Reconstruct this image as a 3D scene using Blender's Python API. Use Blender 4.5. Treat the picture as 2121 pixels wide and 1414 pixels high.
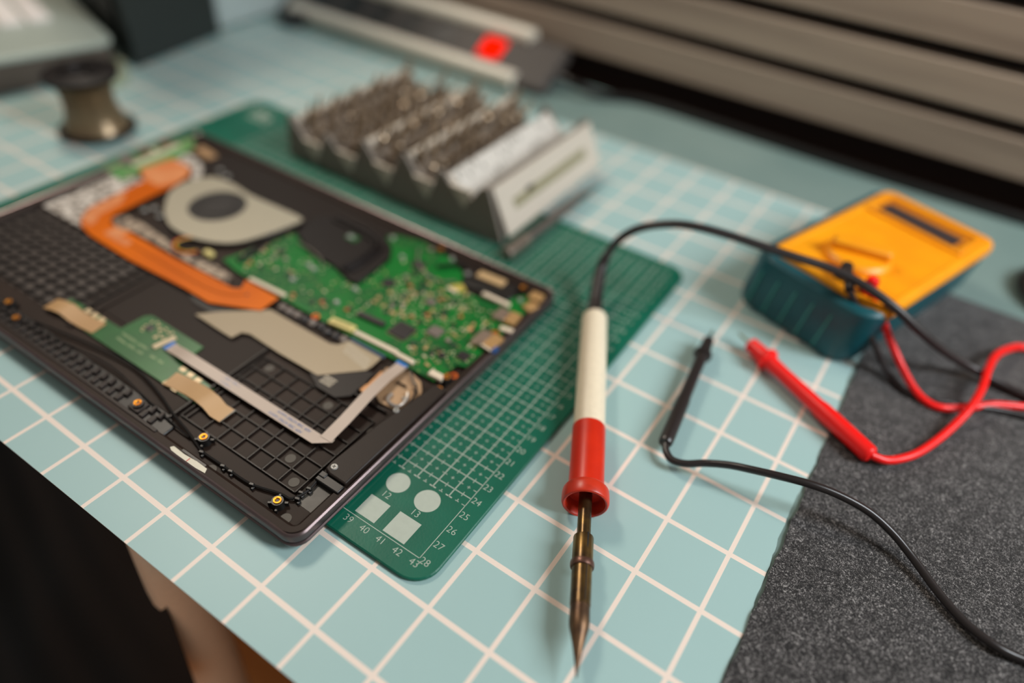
import bpy, bmesh, math, random
from mathutils import Vector, Matrix
random.seed(7)
PI = math.pi
for o in list(bpy.data.objects): bpy.data.objects.remove(o)
C = bpy.context.scene.collection
SC = bpy.context.scene
# ---------------------------------------------------------------- camera
# All lengths below are written in centimetres and scaled to metres (S).
S = 0.01
cam = bpy.data.cameras.new('camera'); camo = bpy.data.objects.new('camera', cam); C.objects.link(camo)
cam.sensor_width = 36; cam.lens = 24.948; cam.clip_start = 0.01; cam.clip_end = 50
rt = Vector((0.83176042, 0.55143773, 0.06396117)); dn = Vector((0.40898708, -0.53079795, -0.74228236)); fw = Vector((-0.37537205, 0.64356038, -0.66702763))
M = Matrix(((rt.x, -dn.x, -fw.x), (rt.y, -dn.y, -fw.y), (rt.z, -dn.z, -fw.z))).to_4x4()
camo.matrix_world = Matrix.Translation(Vector((54.613, -41.254, 29.482)) * S) @ M
cam.dof.use_dof = True; cam.dof.focus_distance = 0.335; cam.dof.aperture_fstop = 1.7
SC.camera = camo
# ---------------------------------------------------------------- light
SC.view_settings.view_transform = 'Standard'; SC.view_settings.look = 'None'; SC.view_settings.gamma = 1
SC.view_settings.exposure = 0.05
w = bpy.data.worlds.new('world'); SC.world = w; w.use_nodes = True
w.node_tree.nodes['Background'].inputs[0].default_value = (1.0, 0.93, 0.84, 1); w.node_tree.nodes['Background'].inputs[1].default_value = 0.20
def area(name, loc, target, size, power, col, sy=None):
    l = bpy.data.lights.new(name, 'AREA'); l.energy = power; l.color = col; l.size = size * S
    if sy: l.shape = 'RECTANGLE'; l.size_y = sy * S
    o = bpy.data.objects.new(name, l); C.objects.link(o); o.location = Vector(loc) * S
    o.rotation_euler = (Vector(target) - Vector(loc)).to_track_quat('-Z', 'Y').to_euler()
area('window_light', (150, 22, 92), (50, 0, 0), 55, 31, (0.90, 0.96, 1.0), 70)
area('lamp_light', (-42, 12, 105), (35, -15, 0), 22, 6.3, (1.0, 0.88, 0.74))
# ---------------------------------------------------------------- materials
def lin(c):
    return tuple((x/255/12.92 if x/255 <= 0.04045 else ((x/255+0.055)/1.055)**2.4) for x in c) + (1,)
MATS = {}
def mat(name, rgb, rough=0.5, metal=0, rgb2=None, scale=300, det=2, lo=0.4, hi=0.6, bump=0, bscale=None, coat=0, emit=0, alpha=1, spec=0.5, trans=0, sheen=0, stretch=None):
    if name in MATS: return MATS[name]
    m = bpy.data.materials.new(name); m.use_nodes = True; nt = m.node_tree; b = nt.nodes['Principled BSDF']
    b.inputs['Base Color'].default_value = lin(rgb); b.inputs['Roughness'].default_value = rough; b.inputs['Metallic'].default_value = metal
    b.inputs['Coat Weight'].default_value = coat; b.inputs['Specular IOR Level'].default_value = spec; b.inputs['Transmission Weight'].default_value = trans
    b.inputs['Sheen Weight'].default_value = sheen
    tc = nt.nodes.new('ShaderNodeTexCoord'); src = tc.outputs['Object']
    if stretch:
        mp = nt.nodes.new('ShaderNodeMapping'); mp.inputs['Scale'].default_value = stretch; nt.links.new(src, mp.inputs[0]); src = mp.outputs[0]
    n = nt.nodes.new('ShaderNodeTexNoise'); n.inputs['Scale'].default_value = scale; n.inputs['Detail'].default_value = det; nt.links.new(src, n.inputs['Vector'])
    r = nt.nodes.new('ShaderNodeValToRGB'); nt.links.new(n.outputs['Fac'], r.inputs[0])
    c2 = rgb2 or tuple(max(0, x*0.985) for x in rgb)
    r.color_ramp.elements[0].position = lo; r.color_ramp.elements[1].position = hi
    r.color_ramp.elements[0].color = lin(c2); r.color_ramp.elements[1].color = lin(rgb)
    nt.links.new(r.outputs[0], b.inputs['Base Color'])
    if bump:
        bp = nt.nodes.new('ShaderNodeBump'); bp.inputs['Strength'].default_value = bump; bp.inputs['Distance'].default_value = 0.0004
        n2 = nt.nodes.new('ShaderNodeTexNoise'); n2.inputs['Scale'].default_value = bscale or scale; nt.links.new(src, n2.inputs['Vector'])
        nt.links.new(n2.outputs['Fac'], bp.inputs['Height']); nt.links.new(bp.outputs[0], b.inputs['Normal'])
    if emit:
        b.inputs['Emission Color'].default_value = lin(rgb); b.inputs['Emission Strength'].default_value = emit
    MATS[name] = m; return m
# ---------------------------------------------------------------- mesh helpers
def new(): return bmesh.new()
def finish(name, bm, m, parent=None, smooth=True, props=None, bevel=0, seg=2):
    me = bpy.data.meshes.new(name)
    bmesh.ops.recalc_face_normals(bm, faces=bm.faces)
    for v in bm.verts: v.co *= S
    if smooth:
        for f in bm.faces: f.smooth = True
        for e in bm.edges:
            if len(e.link_faces) == 2 and e.calc_face_angle(0) > math.radians(32): e.smooth = False
    bm.to_mesh(me); bm.free()
    for x in (m if isinstance(m, (list, tuple)) else [m]): me.materials.append(x)
    o = bpy.data.objects.new(name, me); C.objects.link(o)
    if parent:
        o.parent = parent; o.matrix_parent_inverse = parent.matrix_world.inverted()
    if bevel:
        b = o.modifiers.new('bevel', 'BEVEL'); b.width = bevel*S; b.segments = seg; b.limit_method = 'ANGLE'; b.angle_limit = math.radians(40)
    if props:
        for k, v in props.items(): o[k] = v
    return o
def thing(name, loc, label, cat, group=None):
    o = bpy.data.objects.new(name, None); C.objects.link(o); o.location = Vector(loc)*S; o.empty_display_size = 0.01
    o['label'] = label; o['category'] = cat
    if group: o['group'] = group
    bpy.context.view_layer.update()
    return o
def L(label, cat, group=None):
    d = {'label': label, 'category': cat}
    if group: d['group'] = group
    return d
ST = {'kind': 'structure'}
def box(bm, c, s, rz=0, ry=0, mi=0, rx=0):
    mtx = Matrix.Translation(c) @ Matrix.Rotation(rz, 4, 'Z') @ Matrix.Rotation(ry, 4, 'Y') @ Matrix.Rotation(rx, 4, 'X') @ Matrix.Diagonal((s[0], s[1], s[2], 1))
    g = bmesh.ops.create_cube(bm, size=1, matrix=mtx)
    for v in g['verts']:
        for f in v.link_faces: f.material_index = mi
    return g
def prism(bm, pts, z0, z1, mi=0, M=None):
    M = M or Matrix()
    a = [bm.verts.new(M @ Vector((p[0], p[1], z0))) for p in pts]; b = [bm.verts.new(M @ Vector((p[0], p[1], z1))) for p in pts]
    fs = [bm.faces.new(a), bm.faces.new(b)]
    n = len(pts)
    for i in range(n): fs.append(bm.faces.new((a[i], a[(i+1) % n], b[(i+1) % n], b[i])))
    for f in fs: f.material_index = mi
    bmesh.ops.recalc_face_normals(bm, faces=fs)
def cyl(bm, c, r, h, n=20, r2=None, M=None, mi=0):
    mt = (M or Matrix()) @ Matrix.Translation(Vector(c) + Vector((0, 0, h/2)))
    g = bmesh.ops.create_cone(bm, cap_ends=True, segments=n, radius1=r, radius2=r if r2 is None else r2, depth=h, matrix=mt)
    for v in g['verts']:
        for f in v.link_faces: f.material_index = mi
def lathe(bm, prof, M=None, n=32, caps=True, mi=0):
    M = M or Matrix(); rings = []
    for r, z in prof:
        rings.append([bm.verts.new(M @ Vector((r*math.cos(2*PI*i/n), r*math.sin(2*PI*i/n), z))) for i in range(n)])
    for a, b in zip(rings, rings[1:]):
        for i in range(n): bm.faces.new((a[i], a[(i+1) % n], b[(i+1) % n], b[i])).material_index = mi
    if caps: bm.faces.new(rings[0]).material_index = mi; bm.faces.new(rings[-1]).material_index = mi
def frame_to(p0, p1):
    p0 = Vector(p0); d = (Vector(p1)-p0).normalized()
    return Matrix.Translation(p0) @ d.to_track_quat('Z', 'Y').to_matrix().to_4x4()
def smooth_path(pts, k=8):
    P = [Vector(p) for p in pts]; P = [P[0]*2-P[1]] + P + [P[-1]*2-P[-2]]; out = []
    for i in range(1, len(P)-2):
        a, b, c, d = P[i-1:i+3]
        for j in range(k):
            t = j/k; out.append(0.5*((2*b)+(c-a)*t+(2*a-5*b+4*c-d)*t*t+(3*b-a-3*c+d)*t**3))
    out.append(P[-2]); return out
def tube(bm, pts, r, n=14, k=8, mi=0):
    P = smooth_path(pts, k) if k > 1 else [Vector(p) for p in pts]
    rr = r if callable(r) else (lambda t: r)
    up = Vector((0, 0, 1)); prev = None; rings = []
    for i, p in enumerate(P):
        d = (P[min(i+1, len(P)-1)]-P[max(i-1, 0)]).normalized()
        if prev is None: x = d.orthogonal().normalized()
        else: x = (prev - d*prev.dot(d)).normalized()
        prev = x; y = d.cross(x); q = rr(i/(len(P)-1))
        rings.append([bm.verts.new(p+(x*math.cos(2*PI*j/n)+y*math.sin(2*PI*j/n))*q) for j in range(n)])
    for a, b in zip(rings, rings[1:]):
        for i in range(n): bm.faces.new((a[i], a[(i+1) % n], b[(i+1) % n], b[i])).material_index = mi
    bm.faces.new(rings[0]).material_index = mi; bm.faces.new(rings[-1]).material_index = mi
def rrect(x0, y0, x1, y1, r, n=6):
    out = []
    for cx, cy, a in ((x1-r, y1-r, 0), (x0+r, y1-r, 90), (x0+r, y0+r, 180), (x1-r, y0+r, 270)):
        for i in range(n+1):
            t = math.radians(a+90*i/n); out.append((cx+r*math.cos(t), cy+r*math.sin(t)))
    return out
def loops(bm, rect, R, prof, M=None, mi=0, n=6):
    M = M or Matrix(); x0, y0, x1, y1 = rect; rings = []
    for ins, z in prof:
        pts = rrect(x0+ins, y0+ins, x1-ins, y1-ins, max(R-ins, 0.05), n)
        rings.append([bm.verts.new(M @ Vector((p[0], p[1], z))) for p in pts])
    k = len(rings[0])
    for a, b in zip(rings, rings[1:]):
        for i in range(k): bm.faces.new((a[i], a[(i+1) % k], b[(i+1) % k], b[i])).material_index = mi
    bm.faces.new(rings[0]).material_index = mi; bm.faces.new(rings[-1]).material_index = mi
def text(bm, s, size, M, mi=0, ext=0.004, align='CENTER'):
    cu = bpy.data.curves.new('t', 'FONT'); cu.body = s; cu.size = size; cu.align_x = align; cu.align_y = 'CENTER'; cu.resolution_u = 3; cu.offset = -0.006 if size > 0.4 else 0
    o = bpy.data.objects.new('t', cu); C.objects.link(o)
    dg = bpy.context.evaluated_depsgraph_get(); me = bpy.data.meshes.new_from_object(o.evaluated_get(dg))
    t = bmesh.new(); t.from_mesh(me); vm = {}
    for v in t.verts: vm[v] = bm.verts.new(M @ v.co)
    for f in t.faces:
        try: bm.faces.new([vm[v] for v in f.verts]).material_index = mi
        except ValueError: pass
    t.free(); bpy.data.objects.remove(o); bpy.data.meshes.remove(me)
def quad(bm, x0, y0, x1, y1, z, mi=0):
    v = [bm.verts.new(p) for p in ((x0, y0, z), (x1, y0, z), (x1, y1, z), (x0, y1, z))]; bm.faces.new(v).material_index = mi
def strip(bm, pts, w, t=0.02):
    """flat ribbon along a 3D path, width w measured in the horizontal plane"""
    P = [Vector(p) for p in pts]; lo = []; 
    for i, p in enumerate(P):
        d = P[min(i+1, len(P)-1)]-P[max(i-1, 0)]; d.z = 0; d.normalize(); s = Vector((-d.y, d.x, 0))*w/2
        lo.append([bm.verts.new(p+s), bm.verts.new(p-s), bm.verts.new(p-s+Vector((0, 0, t))), bm.verts.new(p+s+Vector((0, 0, t)))])
    for a, b in zip(lo, lo[1:]):
        for i in range(4): bm.faces.new((a[i], a[(i+1) % 4], b[(i+1) % 4], b[i]))
    bm.faces.new(lo[0]); bm.faces.new(lo[-1])
def inside(p, poly):
    c = False; j = len(poly)-1
    for i in range(len(poly)):
        a, b = poly[i], poly[j]
        if (a[1] > p[1]) != (b[1] > p[1]) and p[0] < (b[0]-a[0])*(p[1]-a[1])/(b[1]-a[1])+a[0]: c = not c
        j = i
    return c
# ================================================================= SETTING
m_top = mat('tabletop_paint', (128, 148, 142), 0.32, rgb2=(118, 140, 135), scale=6)
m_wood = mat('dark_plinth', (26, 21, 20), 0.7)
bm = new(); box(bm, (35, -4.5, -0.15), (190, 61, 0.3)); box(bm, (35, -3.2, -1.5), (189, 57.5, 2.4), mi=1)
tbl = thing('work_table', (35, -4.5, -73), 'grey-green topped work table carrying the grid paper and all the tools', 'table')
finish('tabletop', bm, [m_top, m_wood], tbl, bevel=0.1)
for x, y in ((-55, 22), (125, 22), (125, -31)):
    bm = new(); box(bm, (x, y, -37.8), (4, 4, 70.4)); finish('leg', bm, mat('leg_metal', (60, 58, 56), 0.4, 0.6), tbl, bevel=0.2)
bm = new(); box(bm, (20, -20, -74), (420, 300, 2))
finish('floor', bm, mat('floor_wood', (250, 158, 84), 0.45, rgb2=(226, 130, 62), scale=14, stretch=(1, 8, 1)), props=ST)
# slatted back wall
def slat_mat():
    return mat('slat_wood', (186, 164, 144), 0.6, rgb2=(166, 145, 127), scale=30, det=6, stretch=(0.12, 1, 2.2))
bm = new(); box(bm, (20, 30.6, 25), (420, 2, 200), mi=1)
z = 2.35
for i in range(18):
    box(bm, (20, 28.9, z+1.6), (420, 1.6, 3.2)); z += 4.5
finish('wall_back', bm, [slat_mat(), mat('wall_felt', (30, 24, 24), 0.9)], props=ST, bevel=0.1)
# grid paper -------------------------------------------------------
def paper_mat():
    m = bpy.data.materials.new('grid_paper'); m.use_nodes = True; nt = m.node_tree; b = nt.nodes['Principled BSDF']; N = nt.nodes.new; Lk = nt.links.new
    b.inputs['Roughness'].default_value = 0.42; b.inputs['Specular IOR Level'].default_value = 0.42
    tc = N('ShaderNodeTexCoord'); mp = N('ShaderNodeMapping'); mp.vector_type = 'TEXTURE'
    a = -0.01242
    mp.inputs['Location'].default_value = (25.119*S, -32.853*S, 0); mp.inputs['Rotation'].default_value = (0, 0, a); mp.inputs['Scale'].default_value = (3.2654*S, 3.5203*S, 1)
    Lk(tc.outputs['Object'], mp.inputs[0]); sx = N('ShaderNodeSeparateXYZ'); Lk(mp.outputs[0], sx.inputs[0])
    outs = []
    for ax, hw in ((0, 0.034), (1, 0.037)):
        ad = N('ShaderNodeMath'); ad.operation = 'ADD'; ad.inputs[1].default_value = 200.5; Lk(sx.outputs[ax], ad.inputs[0])
        fr = N('ShaderNodeMath'); fr.operation = 'FRACT'; Lk(ad.outputs[0], fr.inputs[0])
        sb = N('ShaderNodeMath'); sb.operation = 'SUBTRACT'; sb.inputs[1].default_value = 0.5; Lk(fr.outputs[0], sb.inputs[0])
        ab = N('ShaderNodeMath'); ab.operation = 'ABSOLUTE'; Lk(sb.outputs[0], ab.inputs[0])
        lt = N('ShaderNodeMath'); lt.operation = 'LESS_THAN'; lt.inputs[1].default_value = hw; Lk(ab.outputs[0], lt.inputs[0]); outs.append(lt)
    mx = N('ShaderNodeMath'); mx.operation = 'MAXIMUM'; Lk(outs[0].outputs[0], mx.inputs[0]); Lk(outs[1].outputs[0], mx.inputs[1])
    no = N('ShaderNodeTexNoise'); no.inputs['Scale'].default_value = 9; no.inputs['Detail'].default_value = 4; Lk(tc.outputs['Object'], no.inputs['Vector'])
    base = N('ShaderNodeMixRGB'); base.inputs[1].default_value = lin((160, 190, 187)); base.inputs[2].default_value = lin((165, 195, 193)); Lk(no.outputs['Fac'], base.inputs[0])
    mix = N('ShaderNodeMixRGB'); Lk(mx.outputs[0], mix.inputs[0]); Lk(base.outputs[0], mix.inputs[1]); mix.inputs[2].default_value = lin((238, 220, 206))
    Lk(mix.outputs[0], b.inputs['Base Color'])
    n2 = N('ShaderNodeTexNoise'); n2.inputs['Scale'].default_value = 14; Lk(tc.outputs['Object'], n2.inputs['Vector'])
    bp = N('ShaderNodeBump'); bp.inputs['Distance'].default_value = 0.0006; bp.inputs['Strength'].default_value = 0.35; Lk(n2.outputs['Fac'], bp.inputs['Height']); Lk(bp.outputs[0], b.inputs['Normal'])
    return m
bm = new(); edge = []
y = -35.05; random.seed(3); dx = 0
while y < -1.2:
    dx = dx*0.75 + random.uniform(-0.05, 0.05); edge.append((56.45+dx*0.9+0.1*math.sin(y*0.5), y)); y += random.uniform(0.12, 0.5)
pts = [(-17.0, -35.05)] + edge + [(56.75, -1.0), (57.1, 1.6), (57.3, 5), (54.0, 16.25), (-16.6, 16.45)]
prism(bm, pts, 0.01, 0.05, mi=1)
for f in bm.faces:
    if abs(f.normal.z) > 0.9 and f.calc_center_median().z > 0.03: f.material_index = 0
finish('grid_paper', bm, [paper_mat(), mat('paper_edge', (235, 228, 215), 0.8)], smooth=False, props=L('pale teal paper with white grid covering the table, torn along its right edge', 'paper'))
# felt ------------------------------------------------------------
def felt_mat():
    m = bpy.data.materials.new('felt'); m.use_nodes = True; nt = m.node_tree; b = nt.nodes['Principled BSDF']; N = nt.nodes.new; Lk = nt.links.new
    b.inputs['Roughness'].default_value = 0.95; b.inputs['Specular IOR Level'].default_value = 0.15; b.inputs['Sheen Weight'].default_value = 0.25
    tc = N('ShaderNodeTexCoord'); n1 = N('ShaderNodeTexNoise'); n1.inputs['Scale'].default_value = 1100; n1.inputs['Detail'].default_value = 3; n1.inputs['Distortion'].default_value = 1.5
    n2 = N('ShaderNodeTexNoise'); n2.inputs['Scale'].default_value = 170; n2.inputs['Detail'].default_value = 4
    for n in (n1, n2): Lk(tc.outputs['Object'], n.inputs['Vector'])
    r = N('ShaderNodeValToRGB'); Lk(n1.outputs['Fac'], r.inputs[0]); e = r.color_ramp.elements
    e[0].position = 0.36; e[0].color = lin((22, 21, 21)); e[1].position = 0.70; e[1].color = lin((182, 177, 174)); k = r.color_ramp.elements.new(0.54); k.color = lin((58, 55, 55))
    mx = N('ShaderNodeMixRGB'); mx.blend_type = 'MULTIPLY'; mx.inputs[0].default_value = 0.75; Lk(r.outputs[0], mx.inputs[1])
    r2 = N('ShaderNodeValToRGB'); Lk(n2.outputs['Fac'], r2.inputs[0]); r2.color_ramp.elements[0].position = 0.35; r2.color_ramp.elements[1].position = 0.62; r2.color_ramp.elements[0].color = (0.42, 0.42, 0.42, 1); r2.color_ramp.elements[1].color = (1, 1, 1, 1)
    Lk(r2.outputs[0], mx.inputs[2]); Lk(mx.outputs[0], b.inputs['Base Color'])
    bp = N('ShaderNodeBump'); bp.inputs['Distance'].default_value = 0.0005; bp.inputs['Strength'].default_value = 0.8; Lk(n1.outputs['Fac'], bp.inputs['Height']); Lk(bp.outputs[0], b.inputs['Normal'])
    return m
bm = new(); fe = [(56.62+0.05*math.sin(y*2.1)+0.03*math.sin(y*5), y) for y in [i*0.5-35 for i in range(92)]]
prism(bm, fe + [(118, 10.7), (118, -35)], 0.01, 0.16)
finish('felt_mat', bm, felt_mat(), smooth=False, props=L('dark charcoal fuzzy felt mat lying to the right of the grid paper', 'felt mat'))
# ================================================================= CUTTING MAT
m_green = mat('mat_green', (8, 98, 76), 0.4, rgb2=(5, 92, 71), scale=40, bump=0.1, bscale=900, spec=0.35)
m_print = mat('mat_print', (178, 186, 172), 0.5)
bm = new(); loops(bm, (0.25, -29.15, 44.05, 0.8), 1.3, [(0.04, 0.06), (0, 0.1), (0, 0.26), (0.05, 0.3)], n=8)
def ln(x0, y0, x1, y1, w): quad(bm, min(x0, x1)-w/2, min(y0, y1)-w/2, max(x0, x1)+w/2, max(y0, y1)+w/2, 0.303, 1)
ln(1, -28, 43, -28, 0.035); ln(43, -28, 43, 0, 0.035); ln(1, 0, 43, 0, 0.035)
for i in range(6, 43): ln(i, 0, i, -24.5 if i > 20 else -22, 0.052); 
for i in range(6, 43):
    if i < 43: ln(i-0.16, -24.5, i+0.16, -24.5, 0.065)
    ln(i+0.5, -24.5, i+0.5, -24.38, 0.04); ln(i+0.42, -24.5, i+0.58, -24.5, 0.04)
for j in range(1, 25): ln(6, -j, 43, -j, 0.048)
for i in range(20, 43):
    for j in range(0, 25):
        x, y = i+0.5, -j-0.5
        if j < 24: ln(x-0.08, y, x+0.08, y, 0.03); ln(x, y-0.08, x, y+0.08, 0.03)
        ln(x, y+0.5-0.13, x, y+0.5+0.13, 0.035)
        if j < 24: ln(i-0.13 if i > 20 else i, y, i+0.13, y, 0.035)
for j in range(25): ln(42.8, -j-0.5, 43, -j-0.5, 0.035)
def disc(cx, cy, r):
    bm.faces.new([bm.verts.new((cx+r*math.cos(t*PI/24), cy+r*math.sin(t*PI/24), 0.303)) for t in range(48)]).material_index = 1
disc(39.5, -25.35, 0.6); disc(41.34, -25.35, 0.65); disc(37.8, -25.35, 0.55)
for cx, q, n in ((39.5, 1.2, '12'), (41.32, 1.3, '13'), (37.8, 1.1, '11')):
    quad(bm, cx-q/2, -27.22-q/2, cx+q/2, -27.22+q/2, 0.303, 1)
    text(bm, n, 0.52, Matrix.Translation((cx, -26.25, 0.303)), 1)
for i in range(20, 44): text(bm, str(i), 0.52, Matrix.Translation((i-0.05, -28.33, 0.303)), 1)
for j in range(1, 29): text(bm, str(j), 0.52, Matrix.Translation((43.32, -j+(0 if j < 28 else -0.02), 0.303)), 1)
# faded marks block in the far left corner
for x0, y0, x1, y1 in ((2.2, -0.9, 2.5, -1.9), (2.5, -0.9, 3.1, -1.15), (3.1, -0.9, 3.4, -1.9), (2.5, -1.4, 3.1, -1.6), (3.8, -0.9, 4.1, -1.9), (4.1, -1.6, 4.6, -1.9), (2.2, -2.2, 4.6, -2.4)):
    quad(bm, x0, min(y0, y1), x1, max(y0, y1), 0.303, 1)
finish('cutting_mat', bm, [m_green, m_print], smooth=False, props=L('green self-healing cutting mat with white ruler grid and numbers, under the open laptop', 'cutting mat'))
# ================================================================= LAPTOP
lap = thing('laptop', (20.8, -19.6, 0.3), 'opened dark laptop lying upside down with its bottom cover removed, circuit boards exposed', 'laptop')
m_case = mat('case_metal', (104, 90, 90), 0.3, 0.75, rgb2=(98, 85, 85), scale=60)
m_in = mat('inner_plastic', (46, 33, 26), 0.5, spec=0.2, rgb2=(39, 28, 22), scale=18, det=4, bump=0.08, bscale=700)
m_blk = mat('black_plastic', (22, 20, 19), 0.4)
m_dk = mat('dark_panel', (38, 28, 23), 0.5, spec=0.2)
RX0, RY0, RX1, RY1 = 3.15, -31.12, 38.45, -7.98
bm = new(); loops(bm, (RX0, RY0, RX1, RY1), 0.85, [(0.4, 0.3), (0.15, 0.34), (0.02, 0.46), (0, 0.56), (0.06, 0.64), (0.2, 0.67)])
finish('lid', bm, m_case, lap, props={'label': 'dark grey screen lid underneath the chassis'})
bm = new(); loops(bm, (RX0, RY0, RX1, RY1), 0.85, [(0.35, 0.66), (0.12, 0.72), (0.02, 0.8), (0, 1.05), (0.04, 1.17), (0.13, 1.23), (0.22, 1.2)])
for f in bm.faces:
    if len(f.verts) > 8: bmesh.ops.delete(bm, geom=[f], context='FACES_ONLY') if f.calc_center_median().z > 1 else None
finish('chassis_rim', bm, m_case, lap)
bm = new(); loops(bm, (RX0+0.22, RY0+0.22, RX1-0.22, RY1-0.22), 0.8, [(0, 0.72), (0, 1.2), (0.03, 1.1), (0.4, 1.08), (0.5, 0.98), (0.6, 0.86)])
# inner pads
finish('inner_tray', bm, m_in, lap)
# side bay under the board area is darker
bm = new(); prism(bm, rrect(7.5, -12.6, 37.7, -8.75, 0.3), 0.86, 0.98); finish('rear_bay_cover', bm, mat('bay_plastic', (34, 25, 21), 0.5, spec=0.2), lap, bevel=0.04)
bm = new(); prism(bm, rrect(15.6, -26.4, 27.6, -20.9, 0.3), 0.86, 0.92); finish('touchpad_plate', bm, m_dk, lap, bevel=0.03)
bm = new(); prism(bm, [(36.78,-27.61),(37.93,-27.48),(38.19,-27.49),(38.35,-29.32),(38.01,-29.38),(36.24,-29.34),(36.47,-29.1),(36.74,-28.27)], 0.86, 0.875); finish('corner_sticker', bm, mat('satin_tape', (70, 66, 60), 0.42, rgb2=(54, 50, 45), scale=120), lap)
# rib lattice (right)
m_rib = mat('rib_plastic', (26, 19, 16), 0.4, spec=0.3)
bm = new()
xs = [36.28, 35.12, 34.02, 32.94, 31.87, 30.77, 29.65, 28.4, 28.05]
ys = [-29.03, -28.12, -27.2, -26.28, -25.34, -24.4, -23.46]
for x in xs: box(bm, (x, -26.25, 0.92), (0.055, 5.6, 0.15))
for yy in ys: box(bm, (32.15, yy, 0.92), (8.3, 0.055, 0.15))
box(bm, (32.15, -22.6, 0.96), (8.3, 0.12, 0.24)); box(bm, (27.75, -26.25, 0.96), (0.12, 6.6, 0.24))
finish('rib_lattice', bm, m_rib, lap)
for x, yy in ((35.75, -28.6), (36.95, -30.25), (34.55, -27.68), (33.5, -24.0), (36.6, -24.0), (28.9, -23.9), (27.5, -30.45), (32.0, -30.4)):
    bm = new(); cyl(bm, (x, yy, 0.865), 0.27, 0.02, 24); finish('round_pad', bm, mat('pad_grey', (84, 78, 70), 0.5, spec=0.3), lap)
# rib lattice (left)
bm = new()
for i in range(13):
    x = 4.4+i*1.02; box(bm, (x, -25.2, 0.94), (0.16, 6.0, 0.16))
for j in range(9): box(bm, (10.4, -28.0+j*0.7, 0.94), (12.4, 0.13, 0.16))
finish('rib_lattice', bm, m_rib, lap)
bm = new(); prism(bm, [(4.2, -28.2), (16.6, -28.2), (16.6, -22.4), (4.2, -22.4)], 0.865, 0.88); finish('keyboard_back', bm, mat('key_grey', (84, 74, 68), 0.4, rgb2=(66, 57, 52), scale=150), lap)
bm = new(); box(bm, (11.4, -22.3, 0.98), (16, 0.22, 0.24)); box(bm, (17.2, -25.4, 0.93), (0.5, 6, 0.14)); finish('brace', bm, m_dk, lap)
# speaker box right
bm = new(); prism(bm, [(36.6, -27.3), (37.0, -27.45), (38.05, -27.45), (38.08, -19.6), (37.3, -19.6), (37.0, -22.0), (36.75, -23.6), (36.55, -26.9)], 0.88, 1.32)
o = finish('speaker', bm, mat('speaker_plastic', (40, 31, 26), 0.5, spec=0.3, bump=0.1, bscale=1500), lap, bevel=0.08)
m_screw = mat('screw_silver', (168, 168, 164), 0.5, 0.6)
def screw(x, y, z, r=0.17, parent=lap, m=None, name='screw'):
    bm = new(); cyl(bm, (x, y, z), r, 0.06, 18, r2=r*0.85)
    o = finish(name, bm, m or m_screw, parent)
    bm = new(); box(bm, (x, y, z+0.062), (r*1.1, r*0.25, 0.006), rz=0.5); box(bm, (x, y, z+0.063), (r*0.25, r*1.1, 0.006), rz=0.5)
    finish('cross_slot', bm, m_blk, o, smooth=False) if parent == lap else None
screw(36.93, -27.02, 1.32, 0.19); screw(36.9, -22.4, 1.32, 0.17)
bm = new(); box(bm, (37.3, -27.75, 1.05), (1.5, 0.5, 0.3)); box(bm, (36.75, -27.6, 1.1), (0.4, 0.35, 0.3)); finish('speaker_clip', bm, m_blk, lap, bevel=0.05)
# speaker grille module, front left
bm = new(); prism(bm, [(4.0, -30.3), (4.4, -29.35), (27.6, -29.35), (28.45, -29.7), (28.5, -30.45), (28.1, -30.72), (4.3, -30.72)], 0.87, 1.0)
finish('grille_module', bm, m_blk, lap, bevel=0.06)
bm = new()
for i in range(34):
    x = 4.8+i*0.68
    if 25.2 < x < 26.5: continue
    box(bm, (x, -30.12, 1.06), (0.3, 0.5, 0.14), rz=0.1); box(bm, (x+0.2, -29.72, 1.09), (0.2, 0.42, 0.2), rz=0.2)
box(bm, (16.3, -30.52, 1.06), (23.6, 0.2, 0.16)); box(bm, (25.9, -29.95, 1.06), (0.8, 0.75, 0.15))
finish('grille_teeth', bm, mat('teeth', (46, 37, 33), 0.45, spec=0.3), lap, bevel=0.03)
m_brass = mat('brass', (214, 142, 34), 0.38, 0.8, rgb2=(170, 98, 20), scale=400)
def standoff(x, y, z1=1.3, r=0.27):
    bm = new(); cyl(bm, (x, y, 0.86), r*1.25, z1-0.9, 20, r2=r*1.05)
    for a in range(4): box(bm, (x+math.cos(a*PI/2+0.6)*r*1.2, y+math.sin(a*PI/2+0.6)*r*1.2, 0.98), (0.3, 0.1, 0.25), rz=a*PI/2+0.6)
    s = finish('standoff', bm, m_blk, lap)
    bm = new(); lathe(bm, [(0.06, z1-0.1), (0.09, z1-0.02), (0.12, z1+0.01), (r*0.72, z1+0.01), (r*0.75, z1-0.1)], Matrix.Translation((x, y, 0)), 22)
    finish('brass_insert', bm, m_brass, s, props={'label': 'golden brass threaded insert'})
for x, y in ((13.04, -29.39), (14.74, -29.9), (25.88, -29.93), (30.4, -29.45), (36.15, -29.94), (29.57, -9.1), (36.42, -9.2), (37.45, -18.75), (37.68, -19.75)): standoff(x, y)
# label tape + slot
bm = new(); prism(bm, [(p_[0], p_[1]+0.12) for p_ in [(29.5,-30.88),(29.6,-30.73),(30.43,-30.76),(31.27,-30.69),(31.99,-30.7),(32.13,-30.93),(31.51,-30.99),(30.64,-31.01),(29.69,-30.97)]], 1.07, 1.115)
finish('white_label', bm, mat('label_white', (226, 218, 196), 0.5), lap)
bm = new(); box(bm, (30.85, -30.75, 1.117), (0.05, 0.22, 0.004)); finish('label_mark', bm, mat('mark_red', (200, 40, 40), 0.5), lap)
bm = new(); box(bm, (30.95, -30.5, 1.07), (1.7, 0.12, 0.05)); finish('slot', bm, m_blk, lap)
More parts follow.
